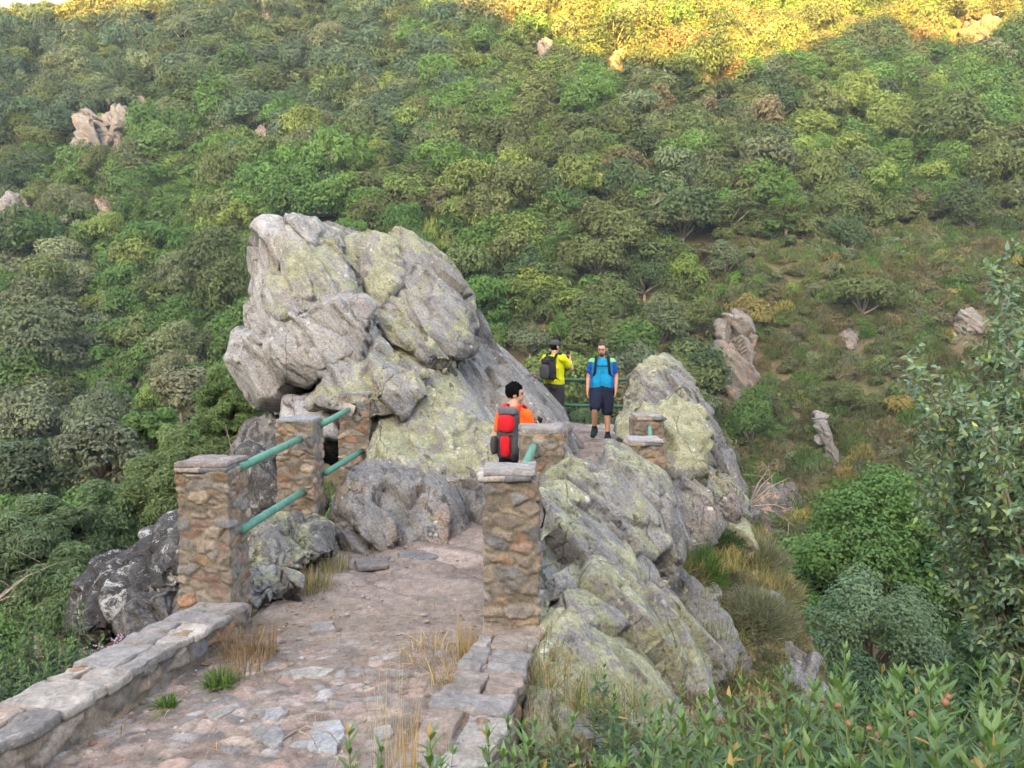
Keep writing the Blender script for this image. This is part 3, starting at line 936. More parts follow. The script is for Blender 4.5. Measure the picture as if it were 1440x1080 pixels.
low_wall('long low stone wall with slate coping on the left of the path', (-2.62, 1.4), (-2.06, 5.16), 0.36, -0.03, -0.27, 0.75, 61, 1)
low_wall('short low stone wall with pale coping right of the path', (-0.42, 2.0), (0.01, 4.72), 0.37, -0.02, -0.27, 0.75, 67, 1)

# --- loose flat slabs in the path
flags = [([(355, 1025), (390, 1018), (402, 1045), (386, 1052), (352, 1040)], (0.30, 0.31, 0.33), 'grey wedge-shaped flat slab set in the lower left path'),
         ([(437, 1012), (478, 1008), (483, 1030), (474, 1056), (434, 1050)], (0.42, 0.45, 0.49), 'squarish blue-grey flat slab in the path foreground'),
         ([(408, 945), (440, 940), (470, 944), (452, 954), (412, 956)], (0.44, 0.45, 0.44), 'thin pale flat slab in the middle of the path'),
         ([(371, 998), (392, 996), (404, 1004), (392, 1014), (372, 1014)], (0.40, 0.42, 0.46), 'small pale blue slab near the left wall'),
         ([(524, 1022), (552, 1017), (554, 1028), (536, 1040), (526, 1038)], (0.42, 0.43, 0.45), 'pale slab half hidden by the young shrub'),
         ([(287, 1005), (330, 990), (338, 996), (300, 1018)], (0.34, 0.33, 0.33), 'long grey slab by the foot of the left wall'),
         ([(436, 874), (468, 872), (472, 882), (440, 886)], (0.31, 0.31, 0.33), 'worn grey slab farther up the path'),
         ([(560, 776), (612, 770), (616, 782), (566, 790)], (0.25, 0.25, 0.27), 'bluish slab on the crest of the path'),
         ([(500, 786), (548, 781), (546, 793), (504, 798)], (0.24, 0.23, 0.24), 'grey slab on the path crest beside the mossy boulder')]
for i, (pp, c, lab) in enumerate(flags):
    pts = []
    for (x, y) in pp:
        D = 4.5
        for _ in range(12):
            q = at(x, y, D)
            D = (EYE - path_z(D) - 0.01) / ((EYE - q.z) / D)
        q = at(x, y, D)
        pts.append((q.x, q.y))
    zc = max(float(path_z(p[1])) for p in pts)
    sl = (float(path_z(pts[0][1] + .3)) - float(path_z(pts[0][1]))) / .3
    ctr = sum(float(path_top(p[0], p[1])[0]) for p in pts) / len(pts)
    area = sum(pts[k][0] * pts[(k + 1) % len(pts)][1] - pts[(k + 1) % len(pts)][0] * pts[k][1] for k in range(len(pts)))
    if area < 0: pts = pts[::-1]
    tag(slab('paving_slab', pts, ctr - 0.030, 0.042, None, 300 + i, np.array(c) * np.array([.72, .68, .63]), tilt=(0, sl), rough=0.006), lab, 'paving slab', 'flat slabs set in the path')

# --- green pipe rails
def rail(label, A, B, r=0.034, mat='pipe', group='green pipe rails'):
    A = Vector(A); B = Vector(B)
    V, q, t = tube_arrays([A, A.lerp(B, .33), A.lerp(B, .66), B], r, 14)
    o = obj('pipe_rail', V, [q, t], M[mat], None, tuple(A), True)
    return tag(o, label, 'rail', group)
rail('upper green pipe rail from the front left pillar to the second', at(338, 657, 5.45), at(424, 616, 7.6))
rail('lower green pipe rail from the front left pillar to the second', at(340, 745, 5.4), at(428, 690, 7.6))
ru = rail('upper green pipe rail ending at a small grey plate on the rear left pillar', at(452, 597, 7.8), at(492, 575, 9.35))
rail('lower green pipe rail between the second and rear left pillars', at(458, 665, 7.8), at(512, 632, 9.4))
rail('green pipe rail leaning from the front right pillar to the thick-capped one', at(733, 668, 5.0), at(751, 626, 6.95))
rail('short green pipe between the two small right pillars', at(914, 624, 8.3), at(914, 598, 9.25), 0.026)
rail('upper dark green rail of the lookout behind the two men', at(748, 535, 14.45), at(890, 534, 14.6), 0.036, 'pipe_dark', 'dark lookout rails')
rail('lower dark green rail of the lookout at knee height', at(748, 569, 14.45), at(890, 572, 14.6), 0.034, 'pipe_dark', 'dark lookout rails')
c = at(490, 578, 9.26)
pl = slab('end_plate', rect(0, 0, 0.06, 0.065, 0, .006), 0, 0.03, None, 401, (0.42, 0.36, 0.33))
pl.parent = ru
pl.rotation_euler = (R(80), R(20), 0)
pl.location = Vector(c) - ru.location
# ------------------------------------------------------------------ people
M['skin'] = plain("skin", (0.50, 0.28, 0.20), 0.55, 0.08, 25)
M['hair'] = plain("black_hair", (0.003, 0.0028, 0.0028), 0.9, 0.4, 90, 0.5)
M['hair'].node_tree.nodes['Principled BSDF'].inputs['Specular IOR Level'].default_value = 0.08
M['brown_hair'] = plain("dark_brown_hair", (0.022, 0.016, 0.013), 0.6, 0.4, 90, 0.5)
M['cloth'] = None
def cloth_material():
    m = NT("cloth")
    co = m.objco()
    c = m.n('ShaderNodeAttribute', {'attribute_name': 'col'}).outputs['Color']
    w = m.noise(co, 11, 4, 0.6, 0.6)
    c = m.mix(0.25, c, m.ramp(w, [(.3, .25), (.7, .75)]), 'OVERLAY')
    m.set(m.b.inputs['Base Color'], c)
    m.b.inputs['Roughness'].default_value = 0.85
    m.b.inputs['Specular IOR Level'].default_value = 0.2
    m.set(m.b.inputs['Normal'], m.bump(w, 0.5, 0.03))
    return m.mat
M['cloth'] = cloth_material()
M['black'] = plain("black_plastic", (0.012, 0.012, 0.014), 0.35, 0.2, 40)
M['eye'] = plain("eye_dark", (0.015, 0.010, 0.008), 0.25, 0.1, 40)
M['lip'] = plain("lip", (0.30, 0.11, 0.09), 0.5, 0.1, 40)

def ell(g, c, r, rot=None, n=14, sq=1.0):
    V, Q, T = [], [], []
    m = n // 2 + 1
    for i in range(m + 1):
        th = math.pi * i / m
        for j in range(n):
            ph = 2 * math.pi * j / n
            v = Vector((r[0] * math.sin(th) * math.cos(ph), r[1] * math.sin(th) * math.sin(ph), r[2] * math.cos(th)))
            if sq != 1.0: v = Vector([math.copysign(abs(v[i] / r[i]) ** sq, v[i]) * r[i] for i in range(3)])
            if rot: v = rot @ v
            V.append(v + Vector(c))
    for i in range(m):
        for j in range(n):
            Q.append((i * n + j, (i + 1) * n + j, (i + 1) * n + (j + 1) % n, i * n + (j + 1) % n))
    g.add([tuple(v) for v in V], Q)

def chain(g, pts):
    """tapered limb through (x, y, z, r)"""
    for k, p in enumerate(pts):
        ell(g, p[:3], (p[3],) * 3, None, 12)
        if k:
            g.tube([pts[k - 1][:3], p[:3]], [pts[k - 1][3], p[3]], 12)

class Fig:
    """a standing figure in local metres, facing -y, placed and turned in the world"""
    def __init__(s, label, loc, yaw, scale=1.0):
        s.loc = Vector(loc); s.yaw = yaw; s.k = scale
        s.root = thing('person', label, 'person', tuple(loc))
        s.R = Matrix.Rotation(yaw, 4, 'Z')
    def W(s, V):
        V = np.asarray(V) * s.k
        R_ = np.array(s.R.to_3x3())
        return V @ R_.T + np.array(s.loc)
    def blob(s, name, g, voxel, smooth, mat, col=None, parent='root', wrinkle=0.0, top=None):
        V, f = g.arrays()
        tri = []
        me = bpy.data.meshes.new('b')
        me.from_pydata(V.tolist(), [], [tuple(int(i) for i in q) for a in f for q in a])
        V, N, Q = remesh(me, voxel, smooth)
        if wrinkle:
            V = V + N * (wrinkle * fbm(V * np.array([7, 7, 16]) + s.k * 9, 3, 5))[:, None]
        at_ = None
        if col is not None:
            at_ = {'col': np.array([col(v) for v in V]) if callable(col) else np.tile(np.array(col), (len(V), 1))}
        par = s.root if parent == 'root' else parent
        return obj(name, s.W(V), Q, mat, par, None if par else top, True, at_)

def head_into(g, c, yaw, pitch):
    Rm = Matrix.Rotation(yaw, 3, 'Z') @ Matrix.Rotation(pitch, 3, 'X')
    P = lambda x, y, z: tuple(Vector(c) + Rm @ Vector((x, y, z)))
    ell(g, P(0, .012, .015), (.076, .094, .098), Rm, 20)
    ell(g, P(0, -.022, -.045), (.060, .066, .070), Rm, 16)
    ell(g, P(0, -.045, -.085), (.036, .036, .026), Rm)
    ell(g, P(0, -.092, -.018), (.012, .022, .026), Rm)
    ell(g, P(0, -.078, .030), (.048, .016, .012), Rm)
    ell(g, P(0, -.080, -.060), (.024, .014, .014), Rm)
    for sx in (-1, 1): ell(g, P(sx * .078, .012, -.012), (.011, .022, .032), Rm)
    return Rm, P

def face_parts(f, Rm, P, beard=False):
    for sx in (-1, 1):
        g = Geo(); ell(g, P(sx * .030, -.080, .008), (.012, .009, .008), Rm); g.V = [f.W(v) for v in g.V]; g.obj('eye', M['eye'], f.root)
        g = Geo(); ell(g, P(sx * .031, -.088, .030), (.021, .008, .005), Rm); g.V = [f.W(v) for v in g.V]; g.obj('eyebrow', M['brown_hair'], f.root)
    g = Geo(); ell(g, P(0, -.090, -.064), (.022, .008, .006), Rm); g.V = [f.W(v) for v in g.V]; g.obj('mouth', M['lip'], f.root)
    if beard:
        g = Geo()
        ell(g, P(0, -.050, -.088), (.048, .044, .034), Rm)
        ell(g, P(0, -.087, -.050), (.030, .012, .007), Rm)
        for sx in (-1, 1): ell(g, P(sx * .052, -.012, -.055), (.014, .034, .045), Rm)
        V, fc = g.arrays(); V = f.W(V)
        obj('beard', V, fc, M['brown_hair'], f.root)

def hair_shell(f, Rm, c, r, off, cut_y, cut_z, mat, rough=.006, spike=0.0, name='hair', seed=3, low=-.075):
    g = Geo(); ell(g, (0, 0, 0), (1, 1, 1), None, 64)
    V, fc = g.arrays()
    u = V.copy()
    q = u * np.array(r) + np.array(off)
    face = sstep(cut_y + .02, cut_y - .012, q[:, 1]) * sstep(cut_z + .012, cut_z - .016, q[:, 2])
    neck = sstep(low + .012, low - .012, q[:, 2])
    k = (1 - .34 * np.maximum(face, neck))
    n = fbm(u * 5, 3, seed) * rough + spike * np.maximum(0, noise3(u * np.array([9, 9, 5]), seed + 4)) * sstep(0, .5, u[:, 2])
    q = (u * (np.array(r) + n[:, None])) * k[:, None] + np.array(off)
    q = q @ np.array(Rm).T + np.array(c)
    return obj(name, f.W(q), fc, mat, f.root)

def hand_into(g, w, d, palm, side, curl=.4, k=1.0):
    """w wrist, d direction of the hand, palm normal (towards the palm), side +1/-1 for the thumb side"""
    w = Vector(w); d = Vector(d).normalized(); p = Vector(palm).normalized(); p = (p - d * p.dot(d)).normalized()
    s = d.cross(p) * side
    Rm = Matrix((s, d, p)).transposed()
    ell(g, w + d * .045 * k, (.038 * k, .052 * k, .016 * k), Rm)
    for i, (o, l) in enumerate(((.027, .074), (.010, .082), (-.008, .077), (-.025, .062))):
        b = w + d * .080 * k + s * o * k
        c1 = curl * .6; c2 = curl * 1.4
        e1 = b + (d * math.cos(c1) + p * math.sin(c1)) * l * .5 * k
        e2 = e1 + (d * math.cos(c1 + c2) + p * math.sin(c1 + c2)) * l * .5 * k
        chain(g, [(*(w + d * .05 * k + s * o * .8 * k), .0095 * k), (*b, .0095 * k), (*e1, .0085 * k), (*e2, .007 * k)])
    b = w + d * .022 * k + s * .030 * k
    e1 = b + (s * .75 + d * .55 + p * .25) * .036 * k
    e2 = e1 + (d * .85 + s * .2 + p * .35) * .032 * k
    chain(g, [(*b, .012 * k), (*e1, .0105 * k), (*e2, .0085 * k)])

def build(label, loc, yaw, scale, arms, legs, head_yaw, head_pitch, torso_lean=0.0, girth=1.0):
    """arms / legs: per side (-1, +1) the joint positions; returns the figure and its frame"""
    f = Fig(label, loc, yaw, scale)
    g = Geo()
    L = torso_lean
    gy = girth
    for sx in (-1, 1):
        chain(g, [(sx * .075 * gy, 0, .93, .115), (sx * .07 * gy, 0 - .01, 1.06, .108 * gy), (sx * .085, L * .5, 1.25, .108), (sx * .11, L, 1.38, .072)])
    chain(g, [(0, L * .5, 1.25, .11), (0, L, 1.40, .075), (0, L + .005, 1.46, .056), (0, L - .01, 1.54, .052)])
    hc = (0, L - .03, 1.625)
    Rm, P = head_into(g, hc, head_yaw, head_pitch)
    for sx, (sh, el_, wr, hd, palm, curl) in arms.items():
        chain(g, [(*sh, .062), (*[sh[i] * .5 + el_[i] * .5 for i in range(3)], .050), (*el_, .040), (*[el_[i] * .7 + wr[i] * .3 for i in range(3)], .042), (*wr, .026)])
        hand_into(g, wr, hd, palm, sx if True else 1, curl)
    for sx, (hp, kn, an, toe) in legs.items():
        chain(g, [(*hp, .098), (*[hp[i] * .5 + kn[i] * .5 for i in range(3)], .080), (*kn, .056), (*[kn[i] * .65 + an[i] * .35 for i in range(3)], .056), (*[kn[i] * .3 + an[i] * .7 for i in range(3)], .042), (*an, .036)])
        chain(g, [(*an, .036), (an[0] * .6 + toe[0] * .4, an[1] * .6 + toe[1] * .4, an[2] * .4 + toe[2] * .6, .036), (*toe, .03)])
    f.blob('body', g, .0065, 2, M['skin'])
    f.Rm, f.P, f.hc, f.arms, f.legs, f.L, f.gy = Rm, P, hc, arms, legs, L, gy
    return f

def shirt(f, col, sleeve=.62, hem=.90, loose=.016, name='shirt'):
    g = Geo(); L = f.L; gy = f.gy; e = loose
    for sx in (-1, 1):
        chain(g, [(sx * .080 * gy, 0, hem + .02, .118 + e), (sx * .072 * gy, -.01, 1.06, .110 * gy + e), (sx * .086, L * .5, 1.25, .108 + e), (sx * .11, L, 1.385, .072 + e * .8)])
    chain(g, [(0, L * .5, 1.25, .11 + e), (0, L, 1.41, .078 + e * .6), (0, L + .005, 1.455, .064)])
    for sx, a in f.arms.items():
        sh, el_ = a[0], a[1]
        m = [sh[i] + (el_[i] - sh[i]) * sleeve for i in range(3)]
        chain(g, [(sx * .10, L, 1.39, .075), (*sh, .066 + e), (*m, .056 + e)])
    return f.blob(name, g, .009, 3, M['cloth'], col, wrinkle=.008)

def trousers(f, col, to=.98, loose=.016, name='trousers', waist=.99):
    g = Geo(); e = loose
    for sx in (-1, 1):
        chain(g, [(sx * .070 * f.gy, 0, waist - .03, .112 + e * .7), (sx * .075 * f.gy, 0, .90, .112 + e)])
        hp, kn, an, toe = f.legs[sx]
        pts = []
        tot = 2.0 * to
        for s in np.linspace(0, tot, max(3, int(tot * 5) + 1)):
            a, b, t = (hp, kn, s) if s <= 1 else (kn, an, s - 1)
            r = (.104 - .030 * s if s <= 1 else .072 - .016 * (s - 1)) + e
            pts.append((*[a[i] + (b[i] - a[i]) * t for i in range(3)], r))
        chain(g, pts)
    return f.blob(name, g, .010, 3, M['cloth'], col, wrinkle=.012)

def shoes(f, col):
    for sx, (hp, kn, an, toe) in f.legs.items():
        g = Geo()
        d = Vector((toe[0] - an[0], toe[1] - an[1], 0)).normalized()
        heel = Vector(an) - d * .045; heel.z = max(an[2] - .055, .03) if toe[2] < an[2] else an[2] - .05
        t = Vector(toe) + d * .03
        chain(g, [(*heel, .052), (*(heel.lerp(t, .55)), .056), (*t, .047)])
        chain(g, [(*heel, .054), (*an, .056), (*(heel.lerp(t, .55)), .058)])
        f.blob('shoe', g, .008, 2, M['cloth'], col)

def pack(label, f, cat, w, h, d, z0, y0, body, pockets, straps, chest=False):
    """a backpack on the back (+y side) of a figure: a thing of its own"""
    base = f.W(np.array([[0, y0, z0]]))[0]
    t = thing('backpack', label, cat, tuple(base))
    g = Geo()
    for sx in (-1, 1):
        chain(g, [(sx * w * .26, y0 + d * .05, z0 + .09, w * .26), (sx * w * .27, y0 + d * .14, z0 + h * .45, w * .27), (sx * w * .20, y0 + d * .04, z0 + h - .09, w * .24)])
    chain(g, [(0, y0 + d * .20, z0 + .10, w * .25), (0, y0 + d * .30, z0 + h * .45, w * .26), (0, y0 + d * .12, z0 + h - .08, w * .24)])
    pb = f.blob('pack_body', g, .010, 4, M['cloth'], body, t, .006)
    for (cx, cy, cz, rx_, ry_, rz_, c) in pockets:
        g = Geo(); ell(g, (cx, y0 + cy, z0 + cz), (rx_, ry_, rz_), None, 18, .6)
        pk = f.blob('pocket', g, .008, 4, M['cloth'], c, t, .004); pk.parent = pb
    for sx in (-1, 1):
        sh = f.arms[sx][0]
        x = sx * .105
        L = f.L
        pts = [(x * .9, y0 - .01, z0 + h * .80), (x, L + .075, 1.475), (x, L + .005, 1.502), (x, L - .07, 1.47), (x * 1.12, L * .5 - .125, 1.36), (x * 1.22, -.135, 1.22), (x * 1.6, -.06, 1.08), (x * 1.65, .06, 1.0), (x * 1.1, y0, z0 + .08)]
        V, Q = [], []
        for i, p in enumerate(pts):
            p = Vector(p)
            for q in ((-.024, 0), (-.024, .012), (.024, .012), (.024, 0)):
                o = Vector((q[0], 0, 0)); n_ = Vector((0, p.y - .02, max(0.02, p.z - 1.36) * 2 if p.z > 1.40 else 0)); n_ = n_.normalized() if n_.length > 1e-4 else Vector((0, -1, 0))
                V.append(tuple(p + o + n_ * q[1]))
        for i in range(len(pts) - 1):
            for j in range(4): Q.append((i * 4 + j, i * 4 + (j + 1) % 4, i * 4 + 4 + (j + 1) % 4, i * 4 + 4 + j))
        obj('strap', f.W(np.array(V)), np.array(Q), M['cloth'], t, None, True, {'col': np.tile(np.array(straps), (len(V), 1))})
    if chest:
        g = Geo(); g.tube([(-.115, f.L * .5 - .150, 1.335), (0, f.L * .5 - .150, 1.33), (.115, f.L * .5 - .150, 1.335)], .010, 8)
        g.V = [f.W(v) for v in g.V]
        V, fc = g.arrays(); obj('chest_strap', V, fc, M['cloth'], t, None, True, {'col': np.tile(np.array(straps), (len(V), 1))})
    return t

# --- man in blue, stepping down towards the viewer
P = at(846, 614, 13.1)
gzb = float(path_top(P.x, P.y)[0])
blue = build('bearded man in a bright blue sports shirt and navy shorts stepping down the path', (P.x, P.y, gzb - .01), R(-6), 1.0,
             {-1: ((-.170, .0, 1.395), (-.235, .035, 1.13), (-.255, -.03, .89), (.02, -.12, -1), (.9, .2, 0), .5),
              1: ((.170, .0, 1.395), (.245, .045, 1.14), (.240, -.02, .90), (-.02, -.12, -1), (-.9, .2, 0), .5)},
             {-1: ((-.085, 0, .90), (-.125, -.26, .58), (-.125, -.06, .22), (-.15, -.18, .12)), 1: ((.085, 0, .90), (.095, -.06, .49), (.105, -.07, .10), (.125, -.22, .035))},
             R(-14), R(14), .0, 1.12)
def blue_col(v):
    x, y, z = v
    if abs(x) > .178 + max(0, z - 1.40) * .2 and z > 1.1: return (0.012, 0.085, 0.36) if z < 1.40 else (0.22, 0.50, 0.20)
    if z > 1.395 and abs(x) > .105: return (0.20, 0.52, 0.24)
    if abs(x) > .155 and z < 1.36: return (0.012, 0.16, 0.45)
    return (0.010, 0.27, 0.55)
shirt(blue, blue_col, .60, .93, .010, 'sports_shirt')
trousers(blue, (0.012, 0.018, 0.042), .43, .028, 'shorts', 1.0)
shoes(blue, (0.012, 0.026, 0.03))
for sx, (hp, kn, an, toe) in blue.legs.items():
    g = Geo(); chain(g, [(*[an[i] * .82 + kn[i] * .18 for i in range(3)], .043), (*an, .042)])
    blue.blob('sock', g, .008, 1, M['cloth'], (0.012, 0.012, 0.014))
hair_shell(blue, blue.Rm, blue.hc, (.080, .098, .100), (0, .018, .022), -.045, .075, M['brown_hair'], .003)
face_parts(blue, blue.Rm, blue.P, True)
pack('dark backpack worn by the man in blue, chest strap fastened', blue, 'backpack', .27, .46, .2, 1.0, .13, (0.02, 0.025, 0.04), [(0, .13, .18, .09, .05, .12, (0.03, 0.035, 0.05))], (0.012, 0.014, 0.025), True)

# --- man in yellow, back turned, photographing the valley
P = at(779, 604, 14.0)
gzy = float(path_top(P.x, P.y)[0])
yel = build('man in a neon yellow shirt and grey cap photographing the valley', (P.x, P.y, gzy - .01), R(140), 1.02,
            {-1: ((-.195, .0, 1.40), (-.27, -.17, 1.22), (-.10, -.36, 1.37), (.35, -.5, .8), (.5, .8, 0), .9),
             1: ((.195, .0, 1.40), (.27, -.17, 1.22), (.09, -.36, 1.37), (-.35, -.5, .8), (-.5, .8, 0), .9)},
            {-1: ((-.085, 0, .90), (-.10, -.03, .48), (-.11, .02, .09), (-.14, -.13, .035)), 1: ((.085, 0, .90), (.10, -.02, .48), (.11, .03, .09), (.14, -.12, .035))},
            R(-8), R(4), .0, 1.0)
shirt(yel, lambda v: (0.50, 0.56, 0.012), .62, .96, .018, 't_shirt')
trousers(yel, (0.032, 0.033, 0.042), .96, .022, 'trousers', 1.0)
shoes(yel, (0.02, 0.02, 0.022))
hair_shell(yel, yel.Rm, yel.hc, (.081, .100, .100), (0, .014, .012), -.045, .04, M['hair'], .003)
hair_shell(yel, yel.Rm, yel.hc, (.086, .105, .088), (0, .010, .040), -.30, -1, plain("grey_cap", (0.055, 0.055, 0.062), .9, .2, 60), .002, 0, 'cap', low=.012)
face_parts(yel, yel.Rm, yel.P)
pack('charcoal backpack on the shoulders of the man in yellow', yel, 'backpack', .29, .47, .24, 1.0, .14, lambda v: (0.03, 0.03, 0.036) if v[2] < 1.36 else (0.015, 0.015, 0.018),
     [(0, .155, .17, .095, .05, .14, (0.065, 0.065, 0.075)), (0, .12, .36, .085, .045, .055, (0.03, 0.03, 0.035))], (0.015, 0.015, 0.017))
ph = yel.W(np.array([[0, -.43, 1.46]]))[0]
pm = Geo()
V, fcs = box_surface(.038, .005, .075, .02)
o = obj('phone', yel.W(V + np.array([0, -.44, 1.47])), fcs, M['black'], None, tuple(ph))
tag(o, 'dark phone held up by the man in yellow', 'phone')

# --- boy in orange below, seen from behind
P = at(723, 680, 8.15)
gzk = float(path_top(P.x, P.y)[0])
boy = build('black-haired boy in an orange shirt standing below the rock, looking right', (P.x, P.y, gzk - .01), R(150), .93,
            {-1: ((-.162, .0, 1.385), (-.215, -.07, 1.13), (-.13, -.34, 1.18), (.1, -.6, .75), (.8, .3, 0), 1.1),
             1: ((.162, .0, 1.385), (.225, .02, 1.12), (.20, -.18, .96), (-.1, -.7, -.5), (-.9, .1, 0), .6)},
            {-1: ((-.08, 0, .90), (-.09, -.04, .48), (-.10, .02, .09), (-.12, -.13, .035)), 1: ((.08, 0, .90), (.09, -.01, .48), (.10, .05, .09), (.13, -.10, .035))},
            R(-56), R(2), .0, .86)
shirt(boy, lambda v: (0.78, 0.125, 0.018), .66, .95, .010, 't_shirt')
trousers(boy, (0.010, 0.012, 0.018), .97, .018, 'trousers', .99)
shoes(boy, (0.02, 0.02, 0.025))
hair_shell(boy, boy.Rm, boy.hc, (.090, .106, .104), (0, .018, .034), -.052, .062, M['hair'], .010, .020, low=-.07)
face_parts(boy, boy.Rm, boy.P)
pack('red and grey hiking backpack on the boy in orange', boy, 'backpack', .29, .66, .19, .84, .11, lambda v: (0.045, 0.05, 0.06) if v[2] < 1.36 else (0.07, 0.075, 0.088),
     [(-.01, .09, .455, .105, .060, .105, (0.50, 0.012, 0.022)), (-.005, .085, .20, .070, .055, .135, (0.46, 0.010, 0.020)), (-.01, .075, .33, .10, .05, .022, (0.05, 0.055, 0.065)), (-.01, .05, .60, .13, .06, .05, (0.10, 0.11, 0.13)), (.14, .10, .2, .035, .07, .11, (0.05, 0.05, 0.055)), (-.15, .10, .2, .035, .07, .11, (0.05, 0.05, 0.055))], (0.62, 0.03, 0.02))
V, fcs = box_surface(.036, .006, .07, .02)
ph = boy.W(np.array([[-.12, -.41, 1.24]]))[0]
o = obj('phone', boy.W(V @ np.array(Matrix.Rotation(R(25), 3, 'Y')) + np.array([-.11, -.41, 1.26])), fcs, M['black'], None, tuple(ph))
tag(o, 'black phone in the raised hand of the boy in orange', 'phone')
# ------------------------------------------------------------------ foliage generators
def leaf_cloud(lobes, n, size, seed, aspect=0.7, up=0.5, shell=(0.72, 1.05), jitter=0.7, zmin=-0.45, tone_var=0.35, droop=0.0, kink=0.25):
    """many small faces spread through the lobes (cx, cy, cz, r, flat); returns V, Q, tone colours"""
    rs = np.random.RandomState(seed)
    L = np.array(lobes, float)
    w = L[:, 3] ** 2
    k = rs.choice(len(L), n, p=w / w.sum())
    d = rs.normal(size=(n, 3))
    d /= np.linalg.norm(d, axis=1)[:, None]
    d[:, 2] = np.where(d[:, 2] < zmin, -d[:, 2], d[:, 2])
    rad = shell[0] + (shell[1] - shell[0]) * np.sqrt(rs.rand(n))
    rad = rad * (1 + 0.14 * noise3(d * 2.6 + k[:, None] * 7.1, seed))
    c = L[k, :3] + d * (rad * L[k, 3])[:, None] * np.stack([np.ones(n), np.ones(n), L[k, 4]], 1)
    nr = d * 1.3 + np.array([0, 0, up]) + rs.normal(size=(n, 3)) * jitter * .6
    nr /= np.linalg.norm(nr, axis=1)[:, None]
    t = np.cross(nr, rs.normal(size=(n, 3)))
    t[:, 2] -= droop
    t -= nr * (t * nr).sum(1)[:, None]
    t /= np.linalg.norm(t, axis=1)[:, None] + 1e-9
    b = np.cross(nr, t)
    s = size * (0.6 + 0.8 * rs.rand(n))[:, None]
    V = np.stack([c - t * s * 0.5, c + b * s * 0.5 * aspect + nr * s * kink * rs.uniform(-1, 1, (n, 1)), c + t * s * 0.55, c - b * s * 0.5 * aspect + nr * s * kink * rs.uniform(-1, 1, (n, 1))], 1).reshape(-1, 3)
    Q = np.arange(4 * n).reshape(n, 4)
    lobe_t = 1 + tone_var * 1.2 * (rs.rand(len(L)) - 0.5)
    tone = lobe_t[k] * (1 + tone_var * 0.6 * (rs.rand(n) - 0.5))
    warm = 1 + 0.14 * (rs.rand(n) - 0.5)
    C = np.stack([tone * warm, tone, tone * (2 - warm) * 0.98], 1)
    return V, Q, np.repeat(C, 4, 0)

def crown_lobes(rs, R_, H, n, z0, rr=(0.30, 0.48), flat=0.8):
    L = []
    for i in range(n):
        a = i * 2.399963 + rs.uniform(-.5, .5)
        u = math.sqrt((i + 0.5) / n)
        r = R_ * u * rs.uniform(0.62, 0.80)
        z = z0 + H * (math.sqrt(max(0.0, 1 - (u * 0.92) ** 2)) * rs.uniform(0.42, 0.74) + rs.uniform(-.12, .05))
        L.append((r * math.cos(a), r * math.sin(a), z, R_ * rs.uniform(*rr), flat))
    return L

def limbs(g, rs, lobes, z_fork, r0, nmax=7, lean=0.1):
    top = Vector((rs.uniform(-lean, lean), rs.uniform(-lean, lean), z_fork))
    g.tube([(0, 0, -0.6), (top.x * .3, top.y * .3, z_fork * .4), top], [r0 * 1.25, r0, r0 * .85], 7)
    for l in sorted(lobes, key=lambda l: -l[3])[:nmax]:
        e = Vector(l[:3])
        m = top.lerp(e, 0.5) + Vector((rs.uniform(-.2, .2), rs.uniform(-.2, .2), rs.uniform(-.1, .25)))
        g.tube([top, m, e], [r0 * .62, r0 * .42, r0 * .15], 5)

def tree_protos(kind, n, R_, H, fork, r0, leaves, size, nl, **k):
    out = []
    for i in range(n):
        rs = random.Random(hash(kind) % 1000 * 0 + i * 31 + len(kind) * 7)
        lobes = crown_lobes(rs, R_ * rs.uniform(.9, 1.1), H * rs.uniform(.85, 1.15), nl + rs.randrange(-2, 4), fork, flat=k.get('flat', .8), rr=k.get('rr', (.30, .48)))
        V, Q, C = leaf_cloud(lobes, leaves, size, i * 13 + 5 + len(kind), tone_var=k.get('tone', .4), up=k.get('up', .5), aspect=k.get('aspect', .7), shell=k.get('shell', (.72, 1.05)))
        crown = mesh_arrays(kind + '_crown', V, Q, False, {'tone': C}, [M['leaf']])
        g = Geo(); limbs(g, rs, lobes, fork * 1.0, r0, 7)
        tv, tf = g.arrays()
        trunk = mesh_arrays(kind + '_trunk', tv, tf, True, None, [M[k.get('bark', 'pale_bark')]])
        out.append((trunk, crown))
    return out

OAK = tree_protos('oak', 7, 2.9, 3.9, 0.8, 0.13, 4600, 0.205, 19, shell=(.55, 1.08), rr=(.22, .40))
OAKN = tree_protos('close_oak', 5, 2.9, 3.9, 0.7, 0.13, 11000, 0.125, 22, shell=(.55, 1.08), rr=(.20, .36))
ROUNDN = tree_protos('close_round', 4, 2.2, 3.4, 0.15, 0.10, 9000, 0.12, 18, tone=.32, shell=(.55, 1.08), rr=(.22, .38))
ROUND = tree_protos('round', 5, 2.2, 3.6, 0.15, 0.10, 3600, 0.19, 15, tone=.32, shell=(.55, 1.05))
PINE = tree_protos('pine', 3, 1.9, 4.6, 1.2, 0.13, 2600, 0.26, 14, aspect=.25, rr=(.26, .40), up=.3, bark='bark')

def tree(name, label, cat, protos, idx, loc, scale, col, group, rot=None, sz=None):
    t = thing(name, label, cat, loc, random.uniform(0, 6.28) if rot is None else rot, group)
    t.scale = (scale, scale, sz or scale * random.uniform(1.0, 1.3))
    tr, cr = protos[idx % len(protos)]
    link('trunk', tr, t)
    link('crown', cr, t, None, (*col, 1))
    return t

